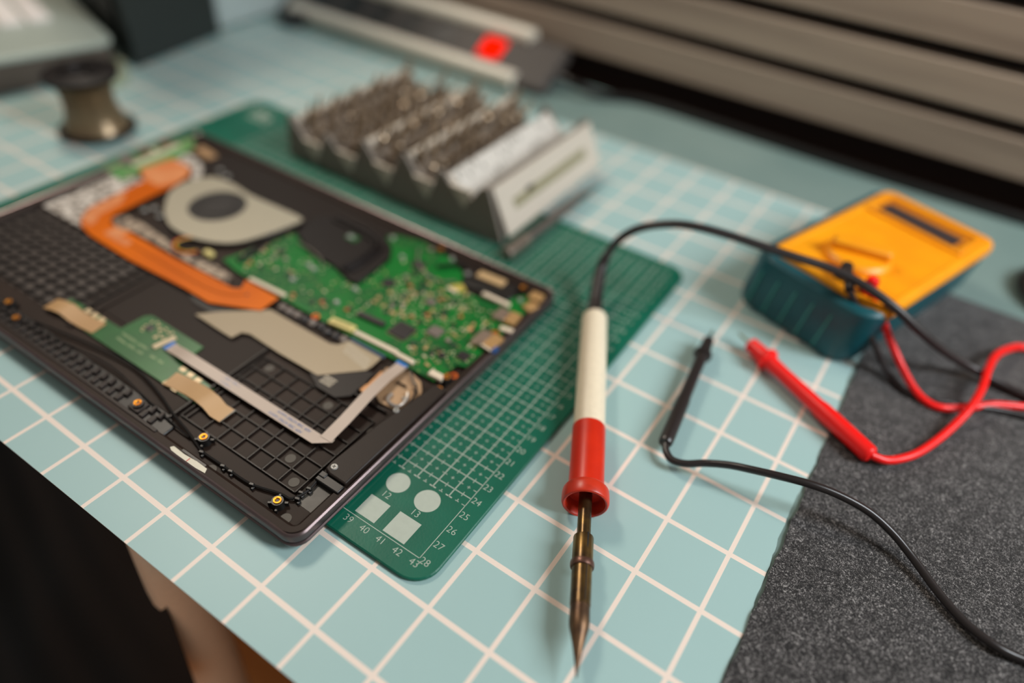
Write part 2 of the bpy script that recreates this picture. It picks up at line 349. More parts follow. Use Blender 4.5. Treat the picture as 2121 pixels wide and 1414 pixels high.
# antenna / speaker wires
m_wire = mat('wire_black', (24, 21, 20), 0.35)
bm = new()
tube(bm, [(15.64,-29.45,1.15),(18.14,-28.94,1.1),(21.45,-28.44,1.1),(23.67,-28.39,1.1),(25.95,-28.79,1.15),(27.85,-29.3,1.15),(29.39,-29.61,1.1),(30.3,-29.84,1),(30.94,-29.98,1),(32.31,-29.97,1),(33,-29.97,1),(34.34,-29.91,1),(35.79,-29.5,1),(36.36,-29.43,1),(36.59,-29.13,1),(36.72,-28.48,1),(36.57,-27.5,1.05)], 0.07, 8, 6)
finish('speaker_wire', bm, m_wire, lap)
bm = new()
tube(bm, [(13.15,-30,1.15),(14.9,-29.86,1.15),(17.04,-29.71,1.15),(19.62,-29.32,1.12),(22.36,-29.06,1.1),(25.65,-29.4,1.1),(28.08,-29.69,1.1),(29.62,-29.76,1)], 0.05, 8, 6)
finish('antenna_wire', bm, m_wire, lap)
for x, y in [(30.9,-30.04),(32.4,-30),(32.95,-30),(34.35,-29.93),(36.56,-28.9),(36.69,-28.52),(36.68,-29.25)]:
    bm = new(); box(bm, (x, y, 0.98), (0.26, 0.16, 0.24), rz=0.3); box(bm, (x+0.15, y-0.08, 0.93), (0.12, 0.2, 0.14)); finish('wire_clip', bm, m_blk, lap, bevel=0.03)
# touchpad board ---------------------------------------------------
m_pcb2 = mat('pcb_dark_green', (32, 104, 44), 0.32, rgb2=(26, 90, 38), scale=30, det=3)
m_pad = mat('pad_cream', (214, 190, 150), 0.4, 0.2)
bm = new(); prism(bm, [(15.0, -28.15), (15.2, -26.9), (19.8, -26.8), (19.9, -25.3), (20.2, -25.0), (24.75, -25.0), (24.95, -26.65), (27.85, -26.8), (27.95, -28.15)], 0.9, 1.0)
tp = finish('touchpad_board', bm, m_pcb2, lap)
def pxbar(name, a, b, wd, h, m, parent, z0=1.05, bev=0.02, label=None):
    a = Vector(a); b = Vector(b); d = b-a; bm = new(); c = (a+b)/2
    box(bm, (c.x, c.y, z0+h/2), (d.length, wd, h), rz=math.atan2(d.y, d.x))
    return finish(name, bm, m, parent, bevel=bev, props={'label': label} if label else None)
for cx, cy in ((17.0, -26.98), (17.65, -26.98), (18.3, -26.98), (16.2, -28.0), (16.9, -28.0), (17.6, -28.0), (25.4, -26.85), (26.05, -26.88), (26.7, -26.9), (25.6, -28.05), (26.3, -28.05)):
    bm = new(); box(bm, (cx, cy, 1.01), (0.42, 0.3, 0.02)); finish('solder_pad', bm, m_pad, tp)
pxbar('ribbon_socket', (22.7, -26.75), (22.95, -25.45), 0.3, 0.12, mat('socket_cream', (222, 196, 158), 0.5), tp, 1.0)
bm = new(); box(bm, (21.1, -25.8, 1.03), (0.5, 0.45, 0.06)); finish('chip', bm, mat('chip_black', (40, 36, 38), 0.35), tp, bevel=0.02)
bm = new(); random.seed(5)
for i in range(26):
    box(bm, (21.6+random.uniform(-0.9, 0.9), -25.7+random.uniform(-0.5, 0.5), 1.02), (0.16, 0.07, 0.04), rz=random.choice((0, PI/2)))
finish('solder_points', bm, m_pad, tp)
bm = new()
def scribble(bm, x0, y0, wds, h, z, ang=0):
    x = x0
    for wd in wds:
        n = max(1, int(wd/0.16))
        for k in range(n):
            px = x+k*0.16
            box(bm, (px, y0, z), (0.03, h, 0.004)); box(bm, (px+0.05, y0+random.uniform(-0.4, 0.4)*h, z), (0.09, 0.03, 0.004))
        x += wd+0.15
scribble(bm, 20.3, -27.0, (1.3, 0.9), 0.16, 1.003); scribble(bm, 20.4, -27.4, (0.8, 0.7, 0.6), 0.16, 1.003); scribble(bm, 23.1, -27.2, (0.5, 0.6), 0.18, 1.003)
finish('board_print', bm, mat('silk', (190, 200, 150), 0.5), tp, smooth=False)
m_tan = mat('tan_tape', (190, 148, 98), 0.45, rgb2=(180, 138, 90), scale=25)
bm = new(); strip(bm, [(14.73,-27.92,1.05),(15.43,-27.84,1.2),(16.11,-27.69,1.15),(16.96,-27.72,1.05),(17.91,-27.67,1.03),(18.92,-27.55,1.03)], 1.0, 0.02); finish('tan_tape', bm, m_tan, lap)
bm = new(); strip(bm, [(25.43,-27.72,1.03),(26.05,-27.63,1.04),(27.11,-27.53,1.06),(27.99,-27.58,1.2),(28.78,-27.66,1.22),(29.41,-27.78,1.1),(30.02,-27.74,1.06)], 1.02, 0.02); finish('tan_tape', bm, m_tan, lap)
bm = new(); strip(bm, [(29.95,-27.72,1.03),(30.06,-27.72,1.03)], 1.02, 0.03); finish('silver_contact', bm, mat('contact', (150, 146, 138), 0.5, 0.3), lap)
# white ribbon cable with fold --------------------------------------
m_ffc = mat('ffc_white', (196, 176, 160), 0.45, rgb2=(188, 168, 152), scale=20)
m_blue = mat('ffc_blue', (20, 110, 190), 0.4); m_ink = mat('ink_blue', (120, 135, 175), 0.5)
bm = new()
pts = [(23.3, -26.15, 1.12), (23.9, -26.17, 1.14), (24.6, -26.25, 1.35), (25.6, -26.24, 1.32), (28, -26.2, 1.24), (32, -26.2, 1.2), (34.9, -26.18, 1.16)]
strip(bm, pts, 0.68, 0.025)
ffc = finish('ribbon_cable', bm, m_ffc, lap)
bm = new(); prism(bm, [(34.9, -25.84), (34.9, -26.52), (35.68, -25.9), (35.66, -25.7), (34.95, -25.8)], 1.17, 1.2); finish('ribbon_fold', bm, m_ffc, ffc)
bm = new(); strip(bm, [(35.28, -25.95, 1.2), (35.25, -24.5, 1.35), (35.08, -22.5, 1.5), (34.95, -21.0, 1.45), (34.88, -20.2, 1.3), (34.86, -19.4, 1.22)], 0.7, 0.025); finish('ribbon_upper_run', bm, m_ffc, ffc)
bm = new(); box(bm, (23.35, -26.14, 1.15), (0.3, 0.7, 0.02)); box(bm, (34.8, -19.45, 1.25), (0.72, 0.3, 0.02)); finish('blue_stiffener', bm, m_blue, ffc)
for s_, x_ in (('AWM 20624 80C 60V VW-1', 27.4), ('AWM 20624 80C 60V', 33.0)):
    bm = new()
    for dy in (-0.17, 0.15):
        zz = 1.262 if x_ < 30 else 1.215
        text(bm, s_, 0.26, Matrix.Translation((x_+dy, -26.2+dy, zz+0.012)) @ Matrix.Rotation(0.01, 4, 'Y'))
    finish('ribbon_print', bm, m_ink, ffc, smooth=False)
# grey flat cable and black mylar ------------------------------------
bm = new(); prism(bm, [(22.2, -23.5), (23.2, -22.4), (24.9, -20.9), (25.35, -20.5), (30.3, -20.55), (30.75, -20.35), (31.05, -19.6), (33.45, -19.6), (33.5, -20.5), (33.45, -20.95), (31.6, -22.85), (28.6, -22.87), (26.1, -22.75), (25.6, -22.95), (25.5, -23.6), (24.7, -23.6)], 1.1, 1.13)
fl = finish('flat_cable', bm, mat('cable_beige', (172, 152, 122), 0.42, rgb2=(150, 132, 104), scale=4, lo=0.35, hi=0.65), lap, bevel=0)
bm = new()
for i in range(12): box(bm, (31.3+i*0.17, -20.2-0.03*i, 1.135), (0.03, 0.9, 0.006), rz=0.35)
finish('cable_tracks', bm, mat('track_light', (216, 208, 190), 0.3), fl)
bm = new(); box(bm, (32.3, -19.55, 1.16), (2.6, 0.25, 0.03)); finish('blue_stiffener', bm, mat('stiff_navy', (20, 62, 88), 0.4), fl)
bm = new(); prism(bm, [(31.0, -22.9), (31.65, -22.8), (33.5, -20.95), (33.9, -20.8), (34.1, -21.6), (34.1, -22.9), (33.5, -23.5), (32.2, -23.5)], 1.04, 1.1)
my = finish('black_film', bm, mat('film', (40, 34, 31), 0.45, spec=0.3), lap, bevel=0.02)
bm = new(); [scribble(bm, 32.0+dx_, -22.6-0.22*r_+dx_*0.5, (0.85,), 0.15, 1.104) for r_ in range(3) for dx_ in (0, 0.06)]; finish('film_print', bm, mat('silk2', (232, 216, 190), 0.5), my, smooth=False)
# hinge/camera metal bracket zone
m_tanmetal = mat('tan_metal', (196, 158, 118), 0.4, 0.3, rgb2=(160, 132, 104), scale=60, lo=0.3, hi=0.7)
bm = new(); prism(bm, [(34.43,-21.65),(34.09,-19.98),(35.38,-19.4),(36.39,-19.69),(36.95,-20.3),(37.25,-21.34),(37.02,-21.86),(36.42,-22.18),(35.6,-22.27)], 0.9, 1.0)
br = finish('metal_bracket', bm, m_tanmetal, lap, bevel=0.03)
bm = new(); prism(bm, [(33.88,-22.06),(33.81,-21.74),(34.16,-21.66),(34.08,-20.38),(34.32,-20.4),(34.42,-21.75),(34.57,-22.19),(34.24,-22.26)], 0.9, 1.02); finish('copper_tab', bm, mat('copper_tan', (214, 160, 112), 0.35, 0.4), lap, bevel=0.02)
bm = new(); tube(bm, [(35.48,-19.51,1.15),(36.14,-20.07,1.15),(36.51,-20.26,1.15),(36.87,-20.91,1.15),(37.03,-21.59,1.15),(36.99,-22.06,1.15)], 0.06, 8, 5); tube(bm, [(35.4,-20.59,1.12),(36.09,-20.58,1.12)], 0.05, 6, 2); tube(bm, [(36.52,-20.53,1.15),(36.92,-20.6,1.15)], 0.05, 6, 2); finish('bracket_wire', bm, m_wire, br)
bm = new(); tube(bm, [(35.77,-21.42,1.08),(35.84,-21.87,1.08),(36.31,-22.05,1.08),(36.68,-21.86,1.08),(36.65,-21.26,1.08),(36.41,-20.89,1.08)], 0.1, 8, 5); finish('silver_loop', bm, mat('silver_soft', (190, 180, 170), 0.35, 0.6), br)
for p in [(36.53,-21.28),(36.82,-22.22)]: screw(p[0], p[1], 1.05, 0.14, lap)
# main board --------------------------------------------------------
def pcb_mat():
    m = bpy.data.materials.new('pcb_green'); m.use_nodes = True; nt = m.node_tree; b = nt.nodes['Principled BSDF']; N = nt.nodes.new; Lk = nt.links.new
    b.inputs['Roughness'].default_value = 0.35; b.inputs['Specular IOR Level'].default_value = 0.3
    tc = N('ShaderNodeTexCoord'); v = N('ShaderNodeTexVoronoi'); v.inputs['Scale'].default_value = 260; v.distance = 'CHEBYCHEV'; n = N('ShaderNodeTexNoise'); n.inputs['Scale'].default_value = 45; n.inputs['Detail'].default_value = 3
    Lk(tc.outputs['Object'], v.inputs['Vector']); Lk(tc.outputs['Object'], n.inputs['Vector'])
    r = N('ShaderNodeValToRGB'); Lk(v.outputs['Distance'], r.inputs[0]); e = r.color_ramp.elements; e[0].position = 0.08; e[0].color = lin((120, 150, 80)); e[1].position = 0.24; e[1].color = lin((12, 92, 38))
    r2 = N('ShaderNodeValToRGB'); Lk(n.outputs['Fac'], r2.inputs[0]); e = r2.color_ramp.elements; e[0].position = 0.48; e[0].color = (0, 0, 0, 1); e[1].position = 0.56; e[1].color = (1, 1, 1, 1)
    mx = N('ShaderNodeMixRGB'); Lk(r2.outputs[0], mx.inputs[0]); mx.inputs[1].default_value = lin((2, 112, 38)); Lk(r.outputs[0], mx.inputs[2]); Lk(mx.outputs[0], b.inputs['Base Color'])
    return m
mbp = [(19.0, -18.8), (19.9, -15.5), (20.3, -13.7), (22.6, -13.9), (24.5, -12.0), (25.8, -9.5), (27.8, -8.95), (31.0, -9.4), (32.3, -10.2), (33.2, -11.7), (35.9, -11.6), (36.2, -10.4), (37.1, -9.3), (37.75, -9.4), (37.8, -13.8), (37.75, -17.3), (37.2, -17.5), (37.0, -19.3), (25.0, -19.3), (20.5, -19.1)]
bm = new(); prism(bm, mbp, 0.98, 1.08); mb = finish('mainboard', bm, pcb_mat(), lap, smooth=False, props={'label': 'bright green main circuit board'})
m_chip = MATS['chip_black']; m_cgrey = mat('chip_grey', (120, 108, 100), 0.35); m_lead = mat('lead_tin', (170, 150, 125), 0.35, 0.6)
chips = [('chip', [(29.16,-14.06)][0], 0.85, m_chip), ('chip', [(32.87,-17.13)][0], 1.45, m_chip), ('chip', [(34.5,-15.98)][0], 0.95, m_cgrey), ('chip', [(37.1,-16.67)][0], 0.7, m_chip), ('chip', [(29.39,-11.3)][0], 0.9, m_chip), ('chip', [(32.52,-13.95)][0], 0.6, m_cgrey), ('chip', [(21.35,-15.89)][0], 0.5, m_chip), ('chip', [(36.07,-17.4)][0], 0.4, m_chip)]
used = []
for nm, (x, y), q, m in chips:
    bm = new(); box(bm, (x, y, 1.15), (q*0.86, q*0.86, 0.12)); c = finish(nm, bm, m, mb, bevel=0.02); used.append((x, y, q*0.6))
    bm = new()
    n = int(q/0.12)
    for k in range(n):
        t = -q*0.4+k*q*0.8/max(1, n-1)
        for a, b2 in ((t, q*0.47), (t, -q*0.47)): box(bm, (x+a, y+b2, 1.1), (0.045, 0.1, 0.03)); box(bm, (x+b2, y+a, 1.1), (0.1, 0.045, 0.03))
    finish('chip_pins', bm, m_lead, c, smooth=False)
m_conn = mat('connector_cream', (232, 212, 186), 0.5); m_hdr = mat('header_yellow', (222, 204, 130), 0.5); m_slot = mat('slot_black', (48, 40, 42), 0.4)
def cpt(name, ab, wd, h, m, z0=1.08, label=None):
    a, b = ab; o = pxbar(name, a, b, wd, h, m, mb, z0, 0.03, label); used.append(((a[0]+b[0])/2, (a[1]+b[1])/2, max(wd, (Vector(a)-Vector(b)).length)/2)); return o
cpt('ribbon_socket', [(22.02,-19.2),(25.02,-19.04)], 0.3, 0.14, m_conn)
hd = cpt('header', [(28.91,-19.08),(30.64,-18.86)], 0.55, 0.2, m_hdr)
a, b = [(28.91,-19.08),(30.64,-18.86)]; pxbar('header_gap', (a[0]+0.25, a[1]), (b[0]-0.25, b[1]), 0.12, 0.01, mat('gap_brown', (150, 128, 70), 0.6), hd, 1.281, 0)
cpt('ribbon_socket', [(30.78,-18.97),(33.92,-18.84)], 0.32, 0.16, m_conn); cpt('ribbon_socket', [(33.97,-18.91),(35.23,-18.91)], 0.3, 0.16, m_conn)
cpt('slot', [(29.81,-17.57),(31.75,-17.44)], 0.4, 0.22, m_slot); cpt('socket', [(34.65,-11.27),(36.69,-11.24)], 0.32, 0.2, m_conn); cpt('socket', [(36.44,-18.98),(37.37,-18.94)], 0.45, 0.22, m_conn)
cpt('yellow_film', [(32.71,-12.1),(33.25,-11.35)], 0.8, 0.05, mat('film_yellow', (190, 170, 80), 0.4)); cpt('socket', [(32.49,-12.21),(33.25,-12.19)], 0.25, 0.18, m_conn)
m_port = mat('port_metal', (176, 156, 140), 0.3, 0.7); m_tanport = mat('port_tan', (190, 148, 96), 0.4, 0.3)
cpt('port', [(36.82,-12.89),(36.82,-11.82)], 0.75, 0.3, m_port, label='silver port housing'); cpt('port', [(37.64,-12.83),(37.56,-11.73)], 0.7, 0.3, m_tanport)
cpt('port', [(37.17,-15.57),(37.12,-14.25)], 0.75, 0.32, m_port); cpt('port', [(37.86,-15.41),(37.92,-14.19)], 0.75, 0.32, m_tanport); cpt('port_cap', [(38.28,-15.52),(38.36,-15.03)], 0.25, 0.3, mat('usb_blue', (30, 70, 130), 0.4))
cpt('port_tab', [(37.31,-15.42),(38.23,-15.55)], 0.14, 0.1, m_conn, 1.3); cpt('port_tab', [(37.42,-13.35),(38.22,-13.17)], 0.35, 0.16, m_conn)
cpt('power_jack', [(37.18,-9.56),(38.04,-9.52)], 0.8, 0.3, m_tanport); cpt('power_jack_base', [(37.68,-10.91),(37.95,-10.08)], 0.7, 0.2, m_tanport)
m_cu = mat('copper', (214, 100, 36), 0.35, 0.4)
for p in [(37.4,-18.54),(37.41,-13.9),(27.91,-19.29),(37.63,-18.31)]:
    bm = new(); lathe(bm, [(0.12, 1.08), (0.12, 1.14), (0.24, 1.14), (0.24, 1.08)], Matrix.Translation((p[0], p[1], 0)), 18, caps=False); finish('copper_ring', bm, m_cu, mb)
for p in [(36.88,-10.29),(30.73,-9.37),(27.97,-11.3),(27.89,-15.84),(25.98,-9.98),(23.82,-15.82),(24.37,-15.93),(27.94,-17.54),(24.15,-17.57)]:
    bm = new(); cyl(bm, (p[0], p[1], 1.08), 0.19, 0.12, 16, 0.15); finish('board_screw', bm, m_screw, mb); used.append((p[0], p[1], 0.25))
p = [(36,-14.49)][0]; bm = new(); cyl(bm, (p[0], p[1], 1.08), 0.2, 0.02, 16); finish('copper_pad', bm, mat('cu_pad', (236, 170, 110), 0.4), mb)
random.seed(11)
comp_m = [mat('cap_tan', (196, 160, 110), 0.4), mat('res_black', (44, 38, 36), 0.4), mat('cap_grey', (150, 138, 125), 0.4, 0.3), mat('cap_cream', (222, 206, 170), 0.4), mat('cap_orange', (190, 98, 50), 0.4), mat('res_dark', (28, 70, 40), 0.4)]
hs = [(22.7, -14.7), (27.7, -15.3), (27.3, -9.0), (22, -9)]
protos = []
for k, (sx, sy, sz) in enumerate(((0.28, 0.16, 0.1), (0.34, 0.2, 0.08), (0.3, 0.3, 0.12), (0.22, 0.12, 0.08), (0.26, 0.16, 0.1), (0.4, 0.4, 0.08))):
    bm = new(); box(bm, (0, 0, sz/2), (sx, sy, sz)); o = finish('component', bm, comp_m[k], None, smooth=False); protos.append(o)
def comp(x, y, k, rz):
    c = protos[k].copy(); C.objects.link(c); c.location = Vector((x, y, 1.08))*S; c.rotation_euler = (0, 0, rz); c.parent = mb; c.matrix_parent_inverse = lap_inv
bpy.context.view_layer.update(); lap_inv = mb.matrix_world.inverted()
n = 0; tries = 0
while n < 98 and tries < 6000:
    tries += 1
    if n < 66: x, y = random.uniform(29.6, 37.4), random.uniform(-19.0, -11.9)
    elif n < 84: x, y = random.uniform(19.4, 29.6), random.uniform(-19.0, -16.2)
    else: x, y = random.uniform(19.9, 37), random.uniform(-18.9, -9.4)
    if not inside((x, y), mbp) or inside((x, y), hs): continue
    if n >= 66 and 25.5 < x < 31.5 and -17.2 < y < -12: continue
    if any(abs(x-a) < r+0.12 and abs(y-b) < r+0.12 for a, b, r in used): continue
    comp(x, y, random.choice((0, 0, 1, 1, 2, 3, 3, 4, 5)), random.choice((0, PI/2))); used.append((x, y, 0.1)); n += 1
for p_ in protos: bpy.data.objects.remove(p_)
bm = new(); random.seed(21)
for i in range(520):
    x, y = random.uniform(29.3, 37.6), random.uniform(-19.1, -11.7)
    if inside((x, y), mbp) and not any(abs(x-a) < r and abs(y-b) < r for a, b, r in used): box(bm, (x, y, 1.09), random.choice(((0.12, 0.07, 0.05), (0.07, 0.12, 0.05))), mi=random.choice((0, 0, 1, 2)))
for i in range(160):
    x, y = random.uniform(19.4, 29), random.uniform(-19, -13)
    if inside((x, y), mbp) and not inside((x, y), hs) and not any(abs(x-a) < r and abs(y-b) < r for a, b, r in used): box(bm, (x, y, 1.09), random.choice(((0.12, 0.07, 0.05), (0.07, 0.12, 0.05))), mi=random.choice((0, 0, 1, 2)))
finish('tiny_components', bm, [comp_m[3], comp_m[1], comp_m[0]], mb, smooth=False, props={'kind': 'stuff'})
# parts strip along the lower board edge
random.seed(8)
for i in range(9):
    x = 25.6+i*0.62; bm = new(); box(bm, (x, -19.75+random.uniform(-0.1, 0.1), 1.0), (0.45, 0.5, 0.2), rz=random.uniform(-0.3, 0.3)); finish('coil', bm, random.choice((m_cgrey, m_chip, mat('coil_pink', (176, 150, 138), 0.35, 0.4))), lap, bevel=0.06)
# heat sink + pipe ----------------------------------------------------
m_hs = mat('heatsink_black', (26, 19, 18), 0.45, spec=0.25)
bm = new(); prism(bm, [(20.5,-13.79),(20.17,-11.49),(21.26,-10.43),(23.75,-10.03),(25.72,-10.33),(26.8,-10.97),(27.62,-12.13),(27.82,-15.44),(27.13,-15.59),(25.2,-14.98),(22.88,-14.86)], 1.12, 1.3); hk = finish('heat_sink', bm, m_hs, lap, bevel=0.08)
bm = new()
for off in (0, 0.42): tube(bm, [(21.5, -10.6-off, 1.36), (24.5, -10.7-off, 1.36), (26.3-off, -11.5-off*0.5, 1.36), (26.6-off, -13.2, 1.36), (26.5-off, -15.0, 1.36)], 0.17, 10, 6)
finish('heat_pipe', bm, m_hs, hk)
a = [(24.06,-11.93)][0]; bm = new(); box(bm, (a[0], a[1], 1.33), (0.9, 0.6, 0.05)); sb = finish('board_window', bm, m_pcb2, hk); bm = new(); box(bm, (a[0]-0.15, a[1], 1.37), (0.5, 0.3, 0.05)); finish('chip', bm, mat('chip_silver', (180, 185, 180), 0.3, 0.5), sb)
bm = new(); tube(bm, [(28.41,-10.04,1.3),(29.26,-11.18,1.3),(30.41,-11.9,1.25),(31.71,-12.01,1.25),(32.53,-11.28,1.2)], 0.06, 8, 5); tube(bm, [(21.43,-14.56,1.3),(22.68,-14.66,1.3),(23.94,-14.94,1.3),(24.56,-15.32,1.2)], 0.06, 8, 5); finish('antenna_wire', bm, mat('wire_grey', (120, 110, 100), 0.35), lap)
bm = new(); tube(bm, [(30.6,-10.86,1.25),(31.04,-10.37,1.25),(31.48,-9.88,1.25),(32.07,-9.6,1.2)], 0.13, 8, 4); finish('black_cable', bm, m_wire, lap)
bm = new(); tube(bm, [(19.96,-18.35,1.15),(20.04,-17.33,1.2),(19.92,-16.19,1.2),(19.95,-15.57,1.2)], 0.2, 8, 4); finish('black_cable', bm, m_wire, lap)
# fan -----------------------------------------------------------------
fan = [(11.5,-17.63),(9.65,-15.72),(9.38,-13.82),(10.31,-12.37),(12.17,-12.13),(14.4,-12.38),(16.96,-12.28),(19.36,-12.24),(19.71,-12.77),(19.27,-14.72),(18.52,-16.84),(17.42,-17.88),(15.45,-18.58),(13.36,-18.52)]
bm = new(); prism(bm, [(p[0]*1.0, p[1]-0.1) for p in fan], 0.9, 1.2); fo = finish('fan', bm, m_blk, lap, bevel=0.05)
from mathutils.geometry import tessellate_polygon
def plate_hole(bm, poly, c, r, z0, z1, n=48):
    hole = [(c[0]+r*math.cos(2*PI*i/n), c[1]+r*math.sin(2*PI*i/n)) for i in range(n)]
    V = [Vector((p[0], p[1], 0)) for p in poly]; H = [Vector((p[0], p[1], 0)) for p in hole]
    tr = tessellate_polygon([V, H]); al = V+H
    top = [bm.verts.new((v.x, v.y, z1)) for v in al]; bot = [bm.verts.new((v.x, v.y, z0)) for v in al]
    for t in tr:
        bm.faces.new([top[i] for i in t]); bm.faces.new([bot[i] for i in t])
    for st, ct in ((0, len(V)), (len(V), len(H))):
        for i in range(ct):
            a, b = st+i, st+(i+1) % ct; bm.faces.new((top[a], top[b], bot[b], bot[a]))
sm = [(p.x, p.y) for p in smooth_path([(p[0], p[1], 0) for p in fan[:-1]]+[(fan[-1][0], fan[-1][1], 0), (fan[0][0], fan[0][1], 0)], 4)[:-1]]
HC = (13.75, -14.85)
bm = new(); plate_hole(bm, sm, HC, 2.03, 1.2, 1.27)
finish('fan_cover', bm, mat('fan_metal', (176, 168, 148), 0.42, 0.35), fo, smooth=False, props={'label': 'pale grey metal fan cover'})
bm = new(); cyl(bm, (HC[0], HC[1], 1.195), 2.0, 0.012, 40); cyl(bm, (HC[0], HC[1], 1.2), 1.0, 0.05, 32)
for i in range(24):
    a = i*PI/12; box(bm, (HC[0]+1.45*math.cos(a), HC[1]+1.45*math.sin(a), 1.225), (0.8, 0.04, 0.03), rz=a+0.5)
finish('fan_rotor', bm, mat('rotor', (36, 31, 30), 0.45), fo)
for col, nm, off in (((190, 30, 30), 'red', 0), ((222, 180, 40), 'yellow', 0.14), ((28, 24, 24), 'black', 0.28)):
    bm = new(); P = [Vector(p) for p in [(16.85,-17.54,1.15),(16.04,-17.98,1.2),(15.31,-18.77,1.22),(15.1,-19.49,1.2),(15.68,-20.02,1.15),(16.53,-19.93,1.12),(17.13,-19.27,1.1)]]
    cc = sum(P, Vector())/len(P); tube(bm, [p+(cc-p)*off for p in P], 0.06, 8, 5); finish('fan_wire', bm, mat('wire_'+nm, col, 0.4), fo, props={'label': nm+' fan wire'})
bm = new(); a = [(17.81,-18.95)][0]; box(bm, (a[0], a[1], 1.1), (0.7, 0.45, 0.3)); finish('fan_plug', bm, m_hdr, fo, bevel=0.05)
# orange flex ----------------------------------------------------------
m_or = mat('flex_orange', (224, 108, 2), 0.35, rgb2=(206, 94, 2), scale=10, spec=0.2)
bm = new()
fx = [(5.12,-15.02),(5.6,-12.37),(7.69,-12.43),(8.66,-13.29),(9.04,-14.86),(9.07,-16.65),(9.28,-20.11),(10.09,-20.8),(11.8,-20.64),(16.86,-20.68),(19.8,-20.55),(22.02,-20.52),(22.41,-20.22),(21.99,-19.47),(24.93,-19.47),(25.01,-20.96),(22.02,-22.35),(19.75,-22.32),(14.53,-22.55),(10.24,-22.43),(8.77,-22.11),(7.88,-21.5),(7.19,-20.44),(7.05,-18.59),(6.8,-15.81)]
prism(bm, fx, 1.18, 1.21); fxo = finish('flex_cable', bm, m_or, lap, smooth=False, props={'label': 'orange flex cable crossing the laptop'})
bm = new(); tube(bm, [(13.18,-21.46,1.222),(16.25,-21.52,1.222),(20.45,-21.52,1.222),(22.28,-21.19,1.222),(23.14,-20.51,1.222)], 0.035, 6, 4); finish('flex_tracks', bm, mat('flex_dark', (170, 84, 16), 0.4), fxo)
bm = new()
for pl in ([(5.24,-15.11),(5.73,-12.47),(7.63,-12.48),(8.55,-13.28),(8.87,-14.73),(8.32,-15.65),(6.76,-15.75)], [(8.07,-21.59),(7.24,-20.48),(7.16,-18.67),(7.32,-17.66),(8.27,-18.78),(8.54,-20.64),(9.12,-21.2),(9.29,-21.84)], [(10.73,-21.74),(10.72,-20.83),(11.85,-20.52),(11.97,-21.33),(13.05,-21.19),(13.22,-21.77),(12.22,-21.86)]):
    prism(bm, pl, 1.212, 1.222)
finish('frosted_tape', bm, mat('tape_peach', (222, 142, 86), 0.5, rgb2=(214, 120, 58), scale=60), fxo, smooth=False)
bm = new(); a = [(23.23,-20.44)][0]; cyl(bm, (a[0], a[1], 1.211), 0.09, 0.01, 12); finish('flex_hole', bm, m_blk, fxo)
bm = new(); prism(bm, [(20.25,-22.43),(21.35,-22.3),(23.81,-21.44),(25,-20.8),(24.78,-21.55),(22.83,-22.79),(21.01,-22.74)], 0.99, 1.02); finish('black_film', bm, m_blk, lap)
# silver speckled shield plate, upper left
m_spk = mat('speckled_silver', (222, 214, 204), 0.4, 0.2, rgb2=(110, 98, 86), scale=260, det=2, lo=0.40, hi=0.52)
bm = new(); prism(bm, [(4.3, -22.2), (4.1, -16.0), (7.0, -15.6), (7.2, -19.6), (7.7, -21.4), (8.9, -22.1)], 0.92, 1.04); finish('shield_plate', bm, m_spk, lap)
bm = new(); prism(bm, [(5.48,-12.18),(5.46,-11.13),(6.75,-11.09),(8.14,-11.66),(9.42,-13.04),(9.16,-13.45),(7.67,-12.36)], 0.95, 1.08); finish('shield_plate', bm, m_spk, lap)
m_spk2 = mat('speckled_brown', (178, 158, 136), 0.45, 0.1, rgb2=(74, 60, 50), scale=240, lo=0.42, hi=0.56)
bm = new(); prism(bm, [(9.31,-20.22),(9.73,-19.39),(11.66,-19.33),(14.6,-19.61),(16.06,-19.89),(18.78,-19.46),(20.88,-19.6),(21.12,-20.26),(18.94,-20.35),(16,-20.29),(11.93,-20.27),(10.35,-20.64)], 0.9, 1.05); finish('circuit_strip', bm, m_spk2, lap)
for px_ in [(9.95,-18.16),(10.24,-17.58),(11.44,-18),(9.4,-11.09),(10.52,-11.33)]: screw(px_[0], px_[1], 1.0, 0.22, lap)
# io board, upper left
bm = new(); prism(bm, [(2.76,-16.53),(2.56,-14.88),(2.94,-9.64),(3.71,-8.97),(5.17,-10.3),(5.43,-14.06),(5.42,-15.64),(5.25,-16.74)], 0.95, 1.1); io = finish('side_board', bm, mat('pcb_mid', (70, 150, 78), 0.35, rgb2=(120, 150, 96), scale=150), lap)
for (p, q, wd, m) in (([(2.42,-14.42),(3.88,-15.02)], 0, 0.9, m_cgrey), ([(2.76,-11.54),(2.82,-10.59)], 0, 0.7, mat('conn_brown', (112, 70, 44), 0.5)), ([(3.02,-13.49),(2.89,-12.52)], 0, 0.6, MATS['conn_brown']), ([(4.2,-14.95),(4.07,-10.63)], 0, 0.25, m_conn), ([(3.22,-12.67),(3.17,-12.29)], 0, 0.6, m_conn)):
    pxbar('connector', p[0], p[1], wd, 0.18, m, io, 1.1)
pxbar('speaker_pad', *[(5.39,-9.91),(7.53,-10.23)], 0.9, 0.18, mat('foam_tan', (170, 132, 92), 0.7), lap, 0.98, 0.08)
# tan block at the back right, on black box
pb = pxbar('speaker', *[(32.77,-10.54),(36.3,-10.04)], 1.5, 0.25, m_blk, lap, 0.98, 0.2)
pxbar('foam_pad', *[(33.21,-9.79),(35.25,-9.66)], 0.75, 0.14, mat('foam_tan2', (192, 158, 112), 0.6), pb, 1.2, 0.06)
screw(*[(32.6,-10.15)][0], 1.2, 0.2)
